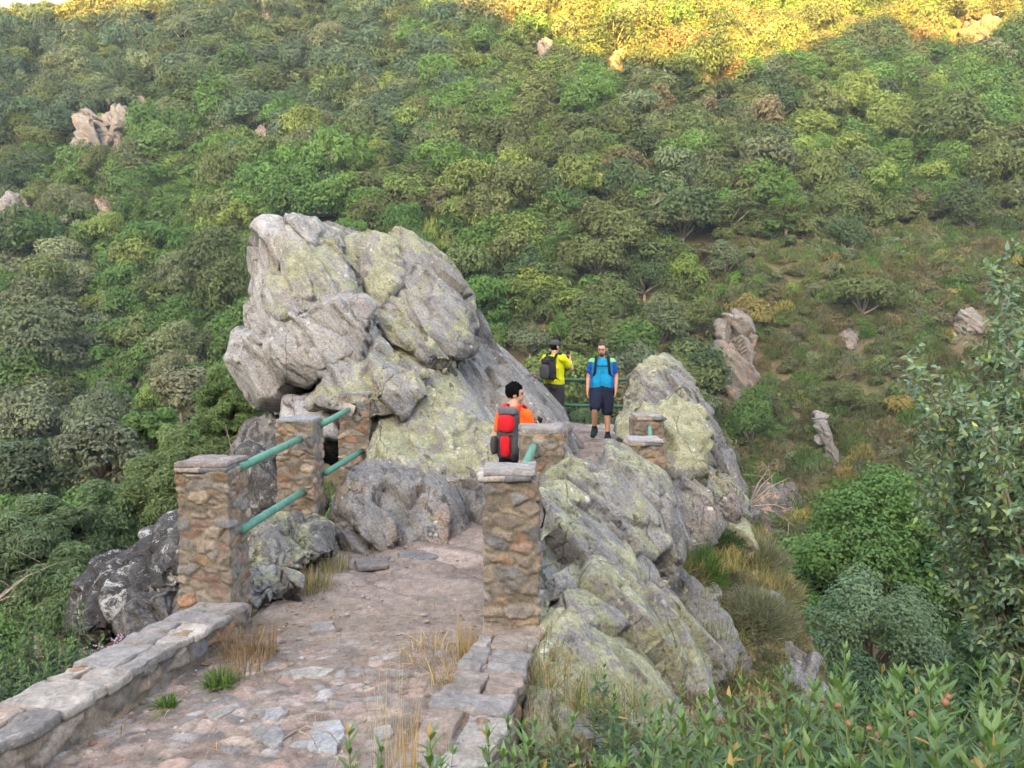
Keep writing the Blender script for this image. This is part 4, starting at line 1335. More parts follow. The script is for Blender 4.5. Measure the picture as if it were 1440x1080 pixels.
GREENS = {'olive': (0.092, 0.126, 0.042), 'dark': (0.052, 0.092, 0.036), 'bright': (0.078, 0.162, 0.034), 'grey': (0.122, 0.158, 0.086), 'brown': (0.122, 0.118, 0.062),
          'lime': (0.140, 0.205, 0.048), 'pale': (0.190, 0.215, 0.130), 'yellow': (0.21, 0.20, 0.06), 'blue': (0.064, 0.112, 0.068)}  # blue: tree green with distance haze mixed into the colour
WORDS = {'olive': 'olive-green', 'dark': 'dark green', 'bright': 'bright green', 'grey': 'grey-green', 'brown': 'brownish', 'lime': 'lime-green', 'pale': 'pale greyish', 'yellow': 'yellowish', 'blue': 'bluish-green'}
def vary(c, rs, v=0.16):
    k = 1 + rs.uniform(-v, v)
    return (c[0] * k * (1 + rs.uniform(-v, v) * .5), c[1] * k, c[2] * k * (1 + rs.uniform(-v, v) * .5))

# landmarks one can find in the photo, for telling the slope's trees apart
LAND = [(520, 330, 'the tip of the tall rock'), (140, 190, 'the twin pink crags'), (368, 190, 'the lone pink boulder'), (150, 285, 'the leaning rust crag'), (18, 300, 'the pale crag at the edge'),
        (1030, 480, 'the streaked cliff face'), (1365, 50, 'the bare sunlit scree'), (1208, 240, 'the white boulder'), (835, 370, 'the forked-trunk oak'), (780, 500, 'the man in yellow'),
        (900, 520, 'the bright lichen rock'), (350, 460, 'the left foot of the tall rock'), (70, 345, 'the broken grey crag'), (1230, 730, 'the big lush tree'), (775, 60, 'the red earth gully')]
DIRS = ['right of', 'above and right of', 'straight above', 'above and left of', 'left of', 'below and left of', 'straight below', 'below and right of']
ORD = ['nearest', 'second', 'third', 'fourth', 'fifth', 'sixth', 'seventh', 'eighth', 'ninth', 'tenth', 'eleventh', 'twelfth', 'thirteenth', 'fourteenth', 'fifteenth', 'sixteenth']
slope_trees = []        # (px, py, object, colour word, noun)
def label_slope_trees():
    buckets = {}
    for px, py, o, cw, noun in slope_trees:
        l = min(LAND, key=lambda q: math.hypot(px - q[0], py - q[1]))
        a = math.atan2(l[1] - py, px - l[0])
        k = (cw, noun, DIRS[int(round(a / (math.pi / 4))) % 8], l[2])
        buckets.setdefault(k, []).append((math.hypot(px - l[0], py - l[1]), o))
    for (cw, noun, d, l), v in buckets.items():
        v.sort(key=lambda q: q[0])
        for i, (_, o) in enumerate(v):
            o['label'] = f"{cw} {noun} {d} {l}" if len(v) == 1 else f"{ORD[min(i, 15)]} {cw} {noun} {d} {l}"

CRAGS = [(122, 194, 44, 84), (155, 182, 48, 56), (368, 194, 38, 30), (152, 286, 24, 34), (18, 304, 46, 46), (72, 346, 26, 30), (1034, 496, 62, 100), (1208, 246, 28, 26), (1172, 625, 22, 72), (1365, 450, 52, 36), (1196, 478, 26, 16),
         (197, 146, 18, 18), (377, 20, 20, 26), (1372, 44, 90, 40), (770, 72, 24, 34), (872, 84, 34, 24), (877, 208, 11, 24), (770, 120, 10, 60)]
def clear_of_crags(px, py, pad=0.0):
    ok = np.ones(np.shape(px), bool)
    for cx, cy, w, h in CRAGS:
        ok &= ~((np.abs(px - cx) < w * .62 + pad) & (py > cy - h * .05) & (py < cy + h * .55 + 22 + pad * 2.2))
    return ok

# --- trees one can pick out on the opposite slope: photo position of the crown, width in pixels, kind, colour
picked = [(838, 368, 105, 'O', 'olive'), (958, 312, 130, 'O', 'dark'), (640, 250, 90, 'O', 'bright'), (620, 298, 75, 'O', 'brown'), (1212, 420, 110, 'O', 'olive'), (1112, 412, 34, 'R', 'lime'),
          (958, 388, 70, 'R', 'lime'), (1105, 320, 60, 'P', 'bright'), (1190, 330, 65, 'R', 'dark'), (1370, 310, 70, 'O', 'olive'), (1150, 160, 90, 'O', 'olive'), (1080, 245, 120, 'O', 'grey'),
          (1240, 150, 80, 'O', 'dark'), (1330, 200, 120, 'O', 'olive'), (820, 185, 85, 'O', 'olive'), (880, 180, 80, 'O', 'grey'), (475, 232, 75, 'O', 'grey'), (370, 250, 70, 'R', 'bright'),
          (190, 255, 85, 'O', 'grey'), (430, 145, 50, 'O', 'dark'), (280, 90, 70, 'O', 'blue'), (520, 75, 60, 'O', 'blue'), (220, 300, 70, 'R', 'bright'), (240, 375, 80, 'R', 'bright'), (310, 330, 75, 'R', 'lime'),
          (90, 375, 90, 'O', 'pale'), (55, 445, 120, 'O', 'grey'), (60, 510, 150, 'O', 'grey'), (250, 525, 85, 'O', 'pale'), (150, 600, 130, 'O', 'grey'), (50, 585, 120, 'O', 'pale'), (90, 660, 120, 'O', 'grey'),
          (190, 470, 90, 'R', 'bright'), (270, 440, 90, 'R', 'bright'), (330, 400, 80, 'R', 'bright'), (165, 420, 40, 'R', 'pale'), (290, 490, 60, 'R', 'grey'), (745, 480, 80, 'O', 'grey'), (690, 345, 90, 'R', 'bright'),
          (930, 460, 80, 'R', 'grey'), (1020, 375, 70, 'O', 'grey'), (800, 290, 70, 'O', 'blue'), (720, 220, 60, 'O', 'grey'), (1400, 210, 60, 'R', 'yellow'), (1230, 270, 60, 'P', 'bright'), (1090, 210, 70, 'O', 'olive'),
          (740, 400, 100, 'R', 'dark'), (890, 560, 60, 'R', 'bright'), (790, 470, 60, 'R', 'bright'), (860, 430, 80, 'R', 'olive'), (1240, 55, 60, 'O', 'dark')]
PROT = {'O': (OAK, 2.9, 'oak', 'holm_oak'), 'R': (ROUND, 2.2, 'bushy tree', 'bushy_tree'), 'P': (PINE, 1.9, 'pine', 'young_pine')}
taken = []
rsT = random.Random(11)
def slope_tree(px, py, wpx, kind, cname, P=None):
    protos, r, noun, name = PROT[kind]
    if P is None:
        P = hit(px, py + wpx * 0.32, 0.0)
    scale = wpx / 2 * P.y / F / r
    if P.y < 66: protos = {'O': OAKN, 'R': ROUNDN}.get(kind, protos)
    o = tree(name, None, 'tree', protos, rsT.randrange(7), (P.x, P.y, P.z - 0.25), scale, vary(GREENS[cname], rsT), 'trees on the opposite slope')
    slope_trees.append((px, py, o, WORDS[cname], noun))
    taken.append((P.x, P.y, r * scale))
for q in picked: slope_tree(*q)

def zone_colour(px, py, n, rs):
    """what grows where; upper left greens carry distance haze as a bluish tint"""
    r = rs.random()
    px += rs.gauss(0, 45); py += rs.gauss(0, 45)
    if px > 1000 and py > 360 - (px - 1000) * 0.1: return 'brown' if r < .30 else ('olive' if r < .74 else ('bright' if r < .84 else ('yellow' if r < .88 else 'grey')))
    if px < 480 and 215 < py < 700 and px > 90: return 'bright' if r < .62 else ('lime' if r < .74 else ('olive' if r < .88 else 'grey'))
    if px < 200 and py > 330: return 'grey' if r < .4 else ('pale' if r < .5 else ('olive' if r < .75 else 'bright'))
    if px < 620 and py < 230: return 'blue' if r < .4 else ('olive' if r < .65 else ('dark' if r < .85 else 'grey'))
    if n > 0.1: return 'bright' if r < .45 else ('olive' if r < .8 else 'lime')
    return 'olive' if r < .45 else ('grey' if r < .62 else ('dark' if r < .8 else ('bright' if r < .93 else 'brown')))

tries = 0
while len(slope_trees) < 262 and tries < 20000:
    tries += 1
    px = rsT.uniform(-60, 1500)
    py = rsT.uniform(-35, 640) if rsT.random() < .6 else rsT.uniform(-30, 320)
    if px > 980 and py > 350 - (px - 1000) * 0.1 and rsT.random() < .88: continue
    if 380 < px < 680 and 345 < py < 640: continue
    if not clear_of_crags(px, py, 16): continue
    P = hit(px, py, 0.0)
    if P.y < 44: continue
    kind = 'O' if rsT.random() < (.75 if py < 260 else .5) else ('R' if rsT.random() < .9 else 'P')
    rr = PROT[kind][1] * rsT.uniform(.95, 1.45)
    if any((P.x - a) ** 2 + (P.y - b) ** 2 < (0.62 * (rr + c)) ** 2 for a, b, c in taken): continue
    n = float(noise3(np.array([[P.x / 25, P.y / 25, 0.0]]), 77)[0])
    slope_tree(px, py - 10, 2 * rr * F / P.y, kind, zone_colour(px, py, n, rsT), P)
label_slope_trees()

# --- undergrowth of the slope: nobody could count it
protos_col = bpy.data.collections.new("undergrowth_shapes")
def proto_obj(name, V, Q, C, mat):
    o = bpy.data.objects.new(name, mesh_arrays(name, V, Q, False, {'tone': C}, [mat]))
    protos_col.objects.link(o)
for i in range(6):
    rs = random.Random(i + 900)
    lob = [(rs.uniform(-.55, .55), rs.uniform(-.55, .55), rs.uniform(.25, .7), rs.uniform(.38, .6), .85) for _ in range(5 if i < 4 else 7)]
    V, Q, C = leaf_cloud(lob, 820, 0.145, 50 + i, tone_var=.35, zmin=-.2)
    proto_obj(f"shape_{i:02d}", V, Q, C, M['leaf_inst'])
for i in range(3):     # thin heathy bushes: upright sprays
    rs = np.random.RandomState(70 + i)
    n = 520
    a = rs.rand(n) * 6.283; r = np.sqrt(rs.rand(n)) * .9
    c = np.stack([r * np.cos(a), r * np.sin(a), (1 - r * r * .7) * rs.uniform(.15, 1, n)], 1)
    t = np.stack([np.cos(a) * .5 * r, np.sin(a) * .5 * r, np.ones(n)], 1) + rs.normal(size=(n, 3)) * .35
    t /= np.linalg.norm(t, axis=1)[:, None]
    b = np.cross(t, rs.normal(size=(n, 3))); b /= np.linalg.norm(b, axis=1)[:, None]
    s = .12 + .12 * rs.rand(n)[:, None]
    V = np.stack([c - t * s * .6, c + b * s * .22, c + t * s * .7, c - b * s * .22], 1).reshape(-1, 3)
    tone = 1 + .5 * (rs.rand(n, 1) - .5); C = np.repeat(np.concatenate([tone * (1 + .2 * (rs.rand(n, 1) - .3)), tone, tone], 1), 4, 0)
    proto_obj(f"shape_{i + 6:02d}", V, np.arange(4 * n).reshape(n, 4), C, M['leaf_inst'])

for i in range(4):     # far canopies, the same rounded crowns as the trees
    rs = random.Random(i + 300)
    V, Q, C = leaf_cloud(crown_lobes(rs, 2.7, 3.8, 18, .5, (.22, .40)), 4200, 0.20, 400 + i, tone_var=.4, shell=(.55, 1.08))
    proto_obj(f"shape_{i + 9:02d}", V, Q, C, M['leaf_inst'])

def scatter(name, P, rot, scl, idx, tint, kind='stuff'):
    me = bpy.data.meshes.new(name)
    me.vertices.add(len(P))
    me.vertices.foreach_set('co', np.asarray(P, np.float32).ravel())
    for k, t, d, arr in (('rot', 'FLOAT_VECTOR', 'vector', rot), ('scl', 'FLOAT_VECTOR', 'vector', scl), ('idx', 'INT', 'value', idx), ('tint', 'FLOAT_COLOR', 'color', tint)):
        a = me.attributes.new(k, t, 'POINT')
        a.data.foreach_set(d, np.asarray(arr, np.int32 if t == 'INT' else np.float32).ravel())
    o = bpy.data.objects.new(name, me)
    COL.objects.link(o)
    ng = bpy.data.node_groups.new(name + "_scatter", 'GeometryNodeTree')
    ng.interface.new_socket("Geometry", in_out='INPUT', socket_type='NodeSocketGeometry')
    ng.interface.new_socket("Geometry", in_out='OUTPUT', socket_type='NodeSocketGeometry')
    N = ng.nodes; L = ng.links
    gi = N.new('NodeGroupInput'); go = N.new('NodeGroupOutput')
    ci = N.new('GeometryNodeCollectionInfo'); ci.inputs[0].default_value = protos_col; ci.inputs[1].default_value = True; ci.inputs[2].default_value = True
    ip = N.new('GeometryNodeInstanceOnPoints'); ip.inputs['Pick Instance'].default_value = True
    def na(nm, t):
        q = N.new('GeometryNodeInputNamedAttribute'); q.data_type = t; q.inputs[0].default_value = nm
        return q.outputs[0]
    er = N.new('FunctionNodeEulerToRotation')
    L.new(na('rot', 'FLOAT_VECTOR'), er.inputs[0])
    L.new(gi.outputs[0], ip.inputs['Points']); L.new(ci.outputs[0], ip.inputs['Instance'])
    L.new(na('idx', 'INT'), ip.inputs['Instance Index']); L.new(er.outputs[0], ip.inputs['Rotation']); L.new(na('scl', 'FLOAT_VECTOR'), ip.inputs['Scale'])
    L.new(ip.outputs[0], go.inputs[0])
    m = o.modifiers.new("scatter", 'NODES'); m.node_group = ng
    return tag(o, kind=kind)

def undergrowth():
    rs = np.random.RandomState(4)
    # even cover in plan over everything the camera could see of the slope
    n = 52000
    y = np.sqrt(43.0 ** 2 + (192.0 ** 2 - 43.0 ** 2) * rs.rand(n))
    x = (rs.rand(n) * 2 - 1) * (0.78 * y + 8)
    z = terrain_z(x, y)
    px, py, d = to_px(x, y, z)
    ok = (py > -90) & (py < 1000) & clear_of_crags(px, py)
    # keep clear of the trees' trunks only a little; bare patches by noise on the right
    p3 = np.stack([x, y, np.zeros(n)], 1)
    nz = fbm(p3 / 7.0, 3, 31)
    right = (px > 1000) & (py > 350 - (px - 1000) * .1)
    ok &= ~(right & (nz > 0.6))
    ok &= ~((~right) & ((nz > 0.45) | (rs.rand(n) > .36)))
    x, y, z, px, py, nz, right = [a[ok] for a in (x, y, z, px, py, nz, right)]
    n = len(x)
    nn = noise3(np.stack([x / 25, y / 25, np.zeros(n)], 1), 77)
    rr = random.Random(5)
    tint = np.ones((n, 4)); idx = np.zeros(n, int); s = np.zeros(n)
    for i in range(n):
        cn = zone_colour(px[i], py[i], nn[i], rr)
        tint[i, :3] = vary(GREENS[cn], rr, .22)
        if right[i]:
            idx[i] = rr.randrange(6, 9) if rr.random() < .7 else rr.randrange(6)
            s[i] = rr.uniform(.6, 1.35)
        else:
            idx[i] = rr.randrange(6) if rr.random() < .9 else rr.randrange(6, 9)
            s[i] = rr.uniform(1.0, 2.3)
            if rr.random() < (.30 if py[i] < 330 else .12):
                idx[i] = rr.randrange(9, 13); s[i] = rr.uniform(.8, 1.5)
    rot = np.stack([rs.normal(size=n) * .15, rs.normal(size=n) * .15, rs.rand(n) * 6.283], 1)
    scl = np.stack([s, s, s * rs.uniform(.95, 1.5, n)], 1)
    scatter("hillside_undergrowth", np.stack([x, y, z - .12 * s], 1), rot, scl, idx, tint)
undergrowth()

# --- outcrops on the slope
def outcrop(label, px, py, w, h, seed, col, D=None, name='crag', lean=0.0, deep=1.0):
    P = hit(px, py + h * .45, 0.0)
    k = P.y / F
    rs = random.Random(seed)
    W = w * k * .60; H = h * k * 1.2
    col = (col[0], col[1] * (.34 if py < 100 and px > 1300 else .46), col[2], col[3])
    pts = []
    for zf in (-0.4, 0.0, 0.35, 0.65, 0.88, 1.0):
        m = 1.0 - 0.42 * max(zf, 0) ** 2
        for a in range(9):
            an = a / 9 * 6.283 + rs.uniform(-.3, .3)
            r = m * rs.uniform(.75, 1.05)
            pts.append((P.x + W * r * math.cos(an) + lean * zf * H, P.y + W * deep * r * math.sin(an) + .3 * zf * H, P.z + H * zf))
    V, N, Q = remesh(hull_mesh(pts), max(0.09, W / 22), 1)
    V = facet_cuts(V, seed, 14, .84, .97)
    V = rockify(V, N, seed, 1.3, max(W, H) * .55)
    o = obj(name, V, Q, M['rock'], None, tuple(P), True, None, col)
    return tag(o, label, 'rock', 'crags on the opposite slope')
outcrop('tall left half of the twin pink crags on the upper slope', 120, 194, 42, 80, 1, (0.1, 1.25, 1.0, 0.25))
outcrop('squat right half of the twin pink crags on the upper slope', 155, 182, 46, 52, 2, (0.12, 1.4, 0.9, 0.2))
outcrop('lone rounded pink boulder among bushes above the tall outcrop', 368, 194, 38, 30, 3, (0.05, 1.1, 1.2, 0.25))
outcrop('leaning rust-coloured crag below the twin crags', 152, 286, 24, 34, 4, (0.05, 1.15, 1.3, 0.2), lean=-.2)
outcrop('pale rounded crag cut by the left picture edge', 18, 304, 46, 46, 5, (0.1, 1.5, 0.5, 0.1))
outcrop('broken grey crag below the leaning rust crag', 72, 346, 26, 30, 6, (0.1, 1.3, 0.7, 0.3))
outcrop('streaked pinkish cliff face right of the lookout', 1034, 496, 62, 100, 7, (0.1, 1.25, 0.8, 0.45), deep=.5, lean=.2)
outcrop('white boulder among trees on the right slope', 1208, 246, 28, 26, 8, (0.1, 1.5, 0.2, 0.15))
outcrop('narrow white rock rib low on the right slope', 1172, 625, 22, 72, 9, (0.1, 1.4, 0.2, 0.2), lean=-.2)
outcrop('pale rock patch behind the leafy branch on the right', 1365, 452, 36, 24, 10, (0.1, 1.5, 0.7, 0.15))
outcrop('small tan rock below the round oak on the right slope', 1196, 478, 26, 16, 11, (0.1, 1.3, 0.9, 0.2))
outcrop('grey rock bank at the head of the gully', 1110, 700, 40, 30, 12, (0.1, 1.0, 0.8, 0.5))
outcrop('red-brown rock showing through scrub on the gully side', 1080, 712, 44, 50, 13, (0.05, 0.8, 1.3, 0.5))
outcrop('small pink rock on the upper left of the slope', 197, 146, 18, 18, 14, (0.1, 1.3, 1.0, 0.2))
outcrop('reddish crag near the crest above the lone boulder', 377, 20, 20, 26, 15, (0.1, 1.1, 1.2, 0.2))
outcrop('long bare scree slab lit by the sun at the upper right', 1372, 50, 84, 22, 16, (0.0, 0.75, 1.0, 0.2), lean=.6)
outcrop('small grey crag in the red earth gully', 770, 72, 24, 34, 17, (0.1, 1.2, 0.8, 0.3))
outcrop('dusky pink crag right of the red earth gully', 872, 84, 34, 24, 18, (0.1, 1.0, 1.2, 0.3))
outcrop('thin grey rock standing between oaks above the man in yellow', 877, 208, 11, 24, 19, (0.1, 1.3, 0.3, 0.2))
# ------------------------------------------------------------------ nearer trees below the spur
def near_tree(name, label, cat, px, py, wpx, D, col, leaves, size, nl=20, hs=1.0, aspect=.7, seed=1, rr=(.26, .42), up=.5, bark='bark', group=None, droop=0.0, shell=(.6, 1.05), flat=.8, tone=.4):
    """crown centred on a photo position at depth D, standing on the ground below it"""
    c = at(px, py, D)
    Rc = wpx / 2 * D / F
    g0 = float(terrain_z(np.array([c.x]), np.array([c.y]))[0])
    rs = random.Random(seed)
    H = 2 * Rc * hs
    zc = c.z - H * .45 - g0
    lobes = crown_lobes(rs, Rc, H, nl, zc, rr, flat)
    for i in range(nl // 3):
        a = rs.uniform(0, 6.28)
        lobes.append((Rc * .5 * math.cos(a), Rc * .5 * math.sin(a), zc + H * rs.uniform(-.15, .25), Rc * rs.uniform(*rr), flat))
    V, Q, C = leaf_cloud(lobes, leaves, size, seed, aspect, up, shell, .7, -.6, tone, droop)
    t = thing(name, label, cat, (c.x, c.y, g0), 0, group)
    cr = obj('crown', V + np.array(t.location), Q, M['leaf'], t, None, False, {'tone': C}, (*col, 1))
    g = Geo()
    r0 = max(.06, Rc * .07)
    limbs(g, rs, lobes, max(.5, zc), r0, 12, .15)
    g.V = [v + np.array(t.location) for v in g.V]
    g.obj('trunk', M[bark], t)
    return t
NT_ = near_tree
NT_('chestnut_tree', 'big lush bright green tree in the gully at lower right', 'tree', 1228, 745, 290, 21, (0.090, 0.178, 0.046), 30000, 0.105, 46, .95, seed=3, rr=(.15, .27), shell=(.5, 1.12), group='trees in the gully', tone=.3)
NT_('rounded_tree', 'rounded grey-green tree in front of the lush tree in the gully', 'tree', 1230, 872, 245, 16.5, (0.125, 0.195, 0.110), 20000, 0.070, 38, .8, seed=4, rr=(.16, .28), shell=(.5, 1.12), group='trees in the gully', tone=.3)
NT_('leafy_tree', 'dark green tree behind the leafy oak branch on the right', 'tree', 1390, 790, 210, 19, (0.045, 0.105, 0.032), 12000, 0.13, 24, 1.0, seed=5, group='trees in the gully')
NT_('leafy_tree', 'dark tree squeezed left of the lush tree above the bushy bank', 'tree', 1145, 800, 70, 22, (0.036, 0.085, 0.03), 4000, 0.15, 12, 1.5, seed=6, group='trees in the gully')
NT_('leafy_tree', 'deep green tree low at the right picture edge', 'tree', 1420, 930, 190, 13, (0.045, 0.10, 0.04), 10000, 0.09, 22, .9, seed=7, group='trees in the gully')
NT_('leafy_tree', 'shaded green tree under the rounded grey-green one', 'tree', 1240, 985, 210, 12, (0.050, 0.10, 0.05), 9000, 0.085, 22, .8, seed=8, group='trees in the gully')
# left flank: soft-needled pines and tree heath
pn = dict(aspect=.20, rr=(.15, .26), up=.7, size=.075, shell=(.4, 1.12), flat=.8)
def pine(label, px, py, w, D, col, n, seed, hs=1.0):
    NT_('young_pine', label, 'pine', px, py, w, D, col, n, pn['size'], 52, hs, pn['aspect'], seed, pn['rr'], pn['up'], 'bark', 'soft pines left of the path', 0, pn['shell'], pn['flat'], .35)
pine('feathery young pine touching the left foot of the tall outcrop', 325, 560, 120, 13.5, (0.168, 0.253, 0.106), 39600, 11, 1.1)
pine('soft pale-green pine just behind the front left pillar', 255, 655, 190, 12.5, (0.168, 0.235, 0.106), 57600, 12, .8)
pine('feathery pine above the black boulder on the left', 160, 725, 170, 12, (0.135, 0.211, 0.106), 54000, 13, .9)
pine('tall soft pine at the left edge behind the long shrubs', 50, 745, 190, 11, (0.146, 0.211, 0.113), 57600, 14, .9)
pine('darker pine low between the left shrubs and the black boulder', 95, 815, 170, 9.5, (0.124, 0.188, 0.087), 50400, 15, .8)
NT_('holm_oak', 'pale flowering oak left of the feathery young pine', 'tree', 255, 540, 95, 24, (0.20, 0.205, 0.135), 6000, 0.12, 16, .85, seed=21, group='oaks below the left flank')
NT_('holm_oak', 'silvery domed oak above the left pines', 'tree', 145, 625, 135, 21, (0.145, 0.165, 0.11), 9000, 0.11, 20, .8, seed=22, group='oaks below the left flank')
NT_('holm_oak', 'dull green oak at the left edge above the tall soft pine', 'tree', 40, 650, 130, 22, (0.085, 0.115, 0.065), 8000, 0.12, 18, .8, seed=23, group='oaks below the left flank')
NT_('bushy_tree', 'bright green bush between the silvery and pale oaks', 'tree', 215, 600, 90, 22, (0.085, 0.16, 0.04), 5000, 0.12, 14, .9, seed=24, group='oaks below the left flank')
NT_('bushy_tree', 'dark round bush behind the soft pine and the rails', 'tree', 330, 640, 110, 16, (0.055, 0.10, 0.04), 6000, 0.10, 16, .9, seed=25, group='oaks below the left flank')

# cover of both flanks of the spur
def flank():
    rs = np.random.RandomState(9)
    n = 9000
    x = rs.uniform(-38, 36, n); y = rs.uniform(2.0, 46, n)
    c = path_x(y)
    keep = ((x < c - 3.2 - .05 * y) | (x > c + 5.2)) | (y > 18)
    keep &= np.abs(x) < .8 * y + 3
    z = terrain_z(x, y)
    keep &= (np.hypot(x, y) > 5.0)
    x, y, z = x[keep], y[keep], z[keep]
    px, py, d = to_px(x, y, z + .5)
    ok = (py < 1250)
    x, y, z, px, py = [a[ok] for a in (x, y, z, px, py)]
    n = len(x)
    rr = random.Random(8)
    tint = np.ones((n, 4)); idx = np.zeros(n, int); s = np.zeros(n)
    for i in range(n):
        cn = rr.choice(['bright', 'olive', 'dark', 'bright', 'grey'] if x[i] < 0 else ['olive', 'dark', 'bright', 'brown', 'olive'])
        tint[i, :3] = vary(GREENS[cn], rr, .2)
        idx[i] = rr.randrange(9)
        s[i] = rr.uniform(.4, .9) * (1.0 if y[i] > 12 else .6)
    rot = np.stack([rs.normal(size=n) * .15, rs.normal(size=n) * .15, rs.rand(n) * 6.283], 1)
    scatter("flank_undergrowth", np.stack([x, y, z - .08], 1), rot, np.stack([s, s, s], 1), idx, tint)
flank()

def bank_cover():
    rs = np.random.RandomState(19)
    n = 1000
    y = rs.uniform(3.2, 15, n)
    x = path_x(y) + np.interp(y, [0, 5, 7, 9, 11, 12, 15.6], [1.25, 1.02, 1.25, 1.1, 0.8, 0.75, 0.9]) + rs.uniform(.3, 3.8, n)
    z = terrain_z(x, y)
    rr = random.Random(18)
    tint = np.ones((n, 4)); s = np.zeros(n)
    for i in range(n):
        tint[i, :3] = vary(rr.choice([(.20, .18, .10), (.15, .16, .10), (.16, .14, .09), (.11, .14, .06), (.24, .22, .14)]), rr, .2)
        s[i] = rr.uniform(.08, .20)
    rot = np.stack([rs.normal(size=n) * .2, rs.normal(size=n) * .2, rs.rand(n) * 6.283], 1)
    scatter("bank_cover", np.stack([x, y, z - .01], 1), rot, np.stack([s, s, s * .8], 1), rs.randint(6, 9, n), tint)
bank_cover()

# ------------------------------------------------------------------ the holm oak reaching in from the right
def leaf_shapes(c, t, nr, ln, wd, col, bend=0.15, fold=0.12):
    """lanceolate leaves, 2x4 faces each: base c, direction t, face normal nr (n,3), length, width (n,), colour (n,3)"""
    n = len(c)
    b = np.cross(nr, t)
    st = np.array([0.0, 0.28, 0.62, 1.0]); wf = np.array([0.12, 0.95, 0.78, 0.02])
    V = []
    for s, w in zip(st, wf):
        mid = c + t * (ln * s)[:, None] - nr * (ln * bend * s * s)[:, None]
        e = b * (wd * w * .5)[:, None]
        lift = nr * (wd * fold * w)[:, None]
        V += [mid + e + lift, mid, mid - e + lift]
    V = np.stack(V, 1)                       # n, 12, 3
    q = []
    for k in range(3):
        a = k * 3
        q += [(a, a + 1, a + 4, a + 3), (a + 1, a + 2, a + 5, a + 4)]
    q = np.array(q)
    Q = (np.arange(n)[:, None, None] * 12 + q[None]).reshape(-1, 4)
    C = np.repeat(col, 12, 0)
    return V.reshape(-1, 3), Q, C

def oak_branch_tree():
    rs = np.random.RandomState(31)
    rr = random.Random(31)
    base = Vector((4.7, 5.0, float(terrain_z(np.array([4.7]), np.array([5.0]))[0])))
    t = thing('holm_oak', 'leafy blue-green oak reaching in from the right picture edge', 'tree', tuple(base))
    wood = Geo()
    crotch = base + Vector((-.15, -.1, 1.3))
    wood.tube([base - Vector((0, 0, .4)), base.lerp(crotch, .5) + Vector((.06, 0, 0)), crotch], [.14, .11, .09], 9)
    ends = [(1330, 560, 4.3), (1290, 545, 4.6), (1385, 640, 4.0), (1340, 660, 4.5), (1420, 560, 4.2), (1410, 440, 4.4), (1400, 385, 4.7), (1450, 350, 4.5), (1470, 480, 4.2), (1400, 520, 4.6),
            (1360, 760, 4.4), (1420, 720, 4.0), (1440, 800, 4.2), (1390, 840, 4.5), (1480, 640, 4.0), (1330, 610, 4.8), (1310, 700, 4.7), (1500, 750, 4.3), (1520, 560, 4.5), (1500, 420, 4.8), (1560, 650, 4.2), (1300, 590, 4.5),
            (1360, 600, 4.2), (1440, 620, 4.6), (1440, 690, 4.6), (1330, 800, 4.8)]
    ends += [(x + rr.uniform(-34, 30), y + rr.uniform(-45, 45), d + rr.uniform(-.3, .4)) for x, y, d in ends[::2]] + [(rr.uniform(1350, 1480), rr.uniform(420, 820), rr.uniform(4.0, 5.0)) for _ in range(8)]
    LC, LT = [], []
    for (px, py, D) in ends:
        e = at(px, py, D)
        m = crotch.lerp(e, .5) + Vector((rr.uniform(-.1, .1), rr.uniform(-.15, .15), rr.uniform(.05, .3)))
        m2 = m.lerp(e, .6) + Vector((0, 0, rr.uniform(0, .08)))
        wood.tube([crotch, m, m2, e], [.035, .018, .010, .004], 6)
        pts = [m.lerp(m2, k / 5) for k in range(2, 6)] + [m2.lerp(e, k / 7) for k in range(1, 8)]
        for p in pts:
            for _ in range(4):
                d = Vector((rr.gauss(0, 1), rr.gauss(0, 1), rr.gauss(.25, .8))).normalized() + (e - m).normalized() * .5
                d.normalize()
                L = rr.uniform(.08, .22)
                q = p + d * L
                wood.tube([p, p.lerp(q, .5) + Vector((0, 0, .008)), q], [.0035, .0025, .0015], 4, False)
                k = rr.randrange(9, 15)
                for j in range(k):
                    s = (j + 1) / k
                    a = j * 2.4 + rr.uniform(-.5, .5)
                    o = d.orthogonal().normalized()
                    side = o * math.cos(a) + d.cross(o) * math.sin(a)
                    LC.append(tuple(p + d * L * s)); LT.append(tuple((side + d * .55).normalized()))
    n = len(LC)
    LC = np.array(LC); LT = np.array(LT)
    nr = np.array([0, 0, 1.0]) + rs.normal(size=(n, 3)) * .65
    nr -= LT * (nr * LT).sum(1)[:, None]; nr /= np.linalg.norm(nr, axis=1)[:, None]
    tone = (.7 + .6 * rs.rand(n))[:, None]
    col = np.array([(0.165, 0.250, 0.150)]) * tone * (1 + .2 * (rs.rand(n, 1) - .5) * np.array([[1.2, .4, -1]]))
    young = rs.rand(n) < .12
    col[young] = col[young] * np.array([1.7, 1.45, .8])
    V, Q, C = leaf_shapes(LC, LT, nr, .036 + .024 * rs.rand(n), .019 + .010 * rs.rand(n), col)
    obj('crown', V, Q, M['leaf_col'], t, None, False, {'col': C})
    wood.obj('trunk', M['bark'], t)
oak_branch_tree()

# ------------------------------------------------------------------ cistus shrubs of the foreground
M['stem'] = plain("green_stem", (0.13, 0.17, 0.06), 0.6, 0.25, 30)
M['bud'] = plain("bud", (0.24, 0.12, 0.07), 0.7, 0.35, 60)
M['lilac'] = plain("lilac_petal", (0.50, 0.36, 0.46), 0.7, 0.2, 60)
M['yellow'] = plain("yellow_petal", (0.55, 0.42, 0.05), 0.7, 0.2, 60)
M['twig'] = plain("dry_twig", (0.30, 0.25, 0.20), 0.9, 0.3, 30)

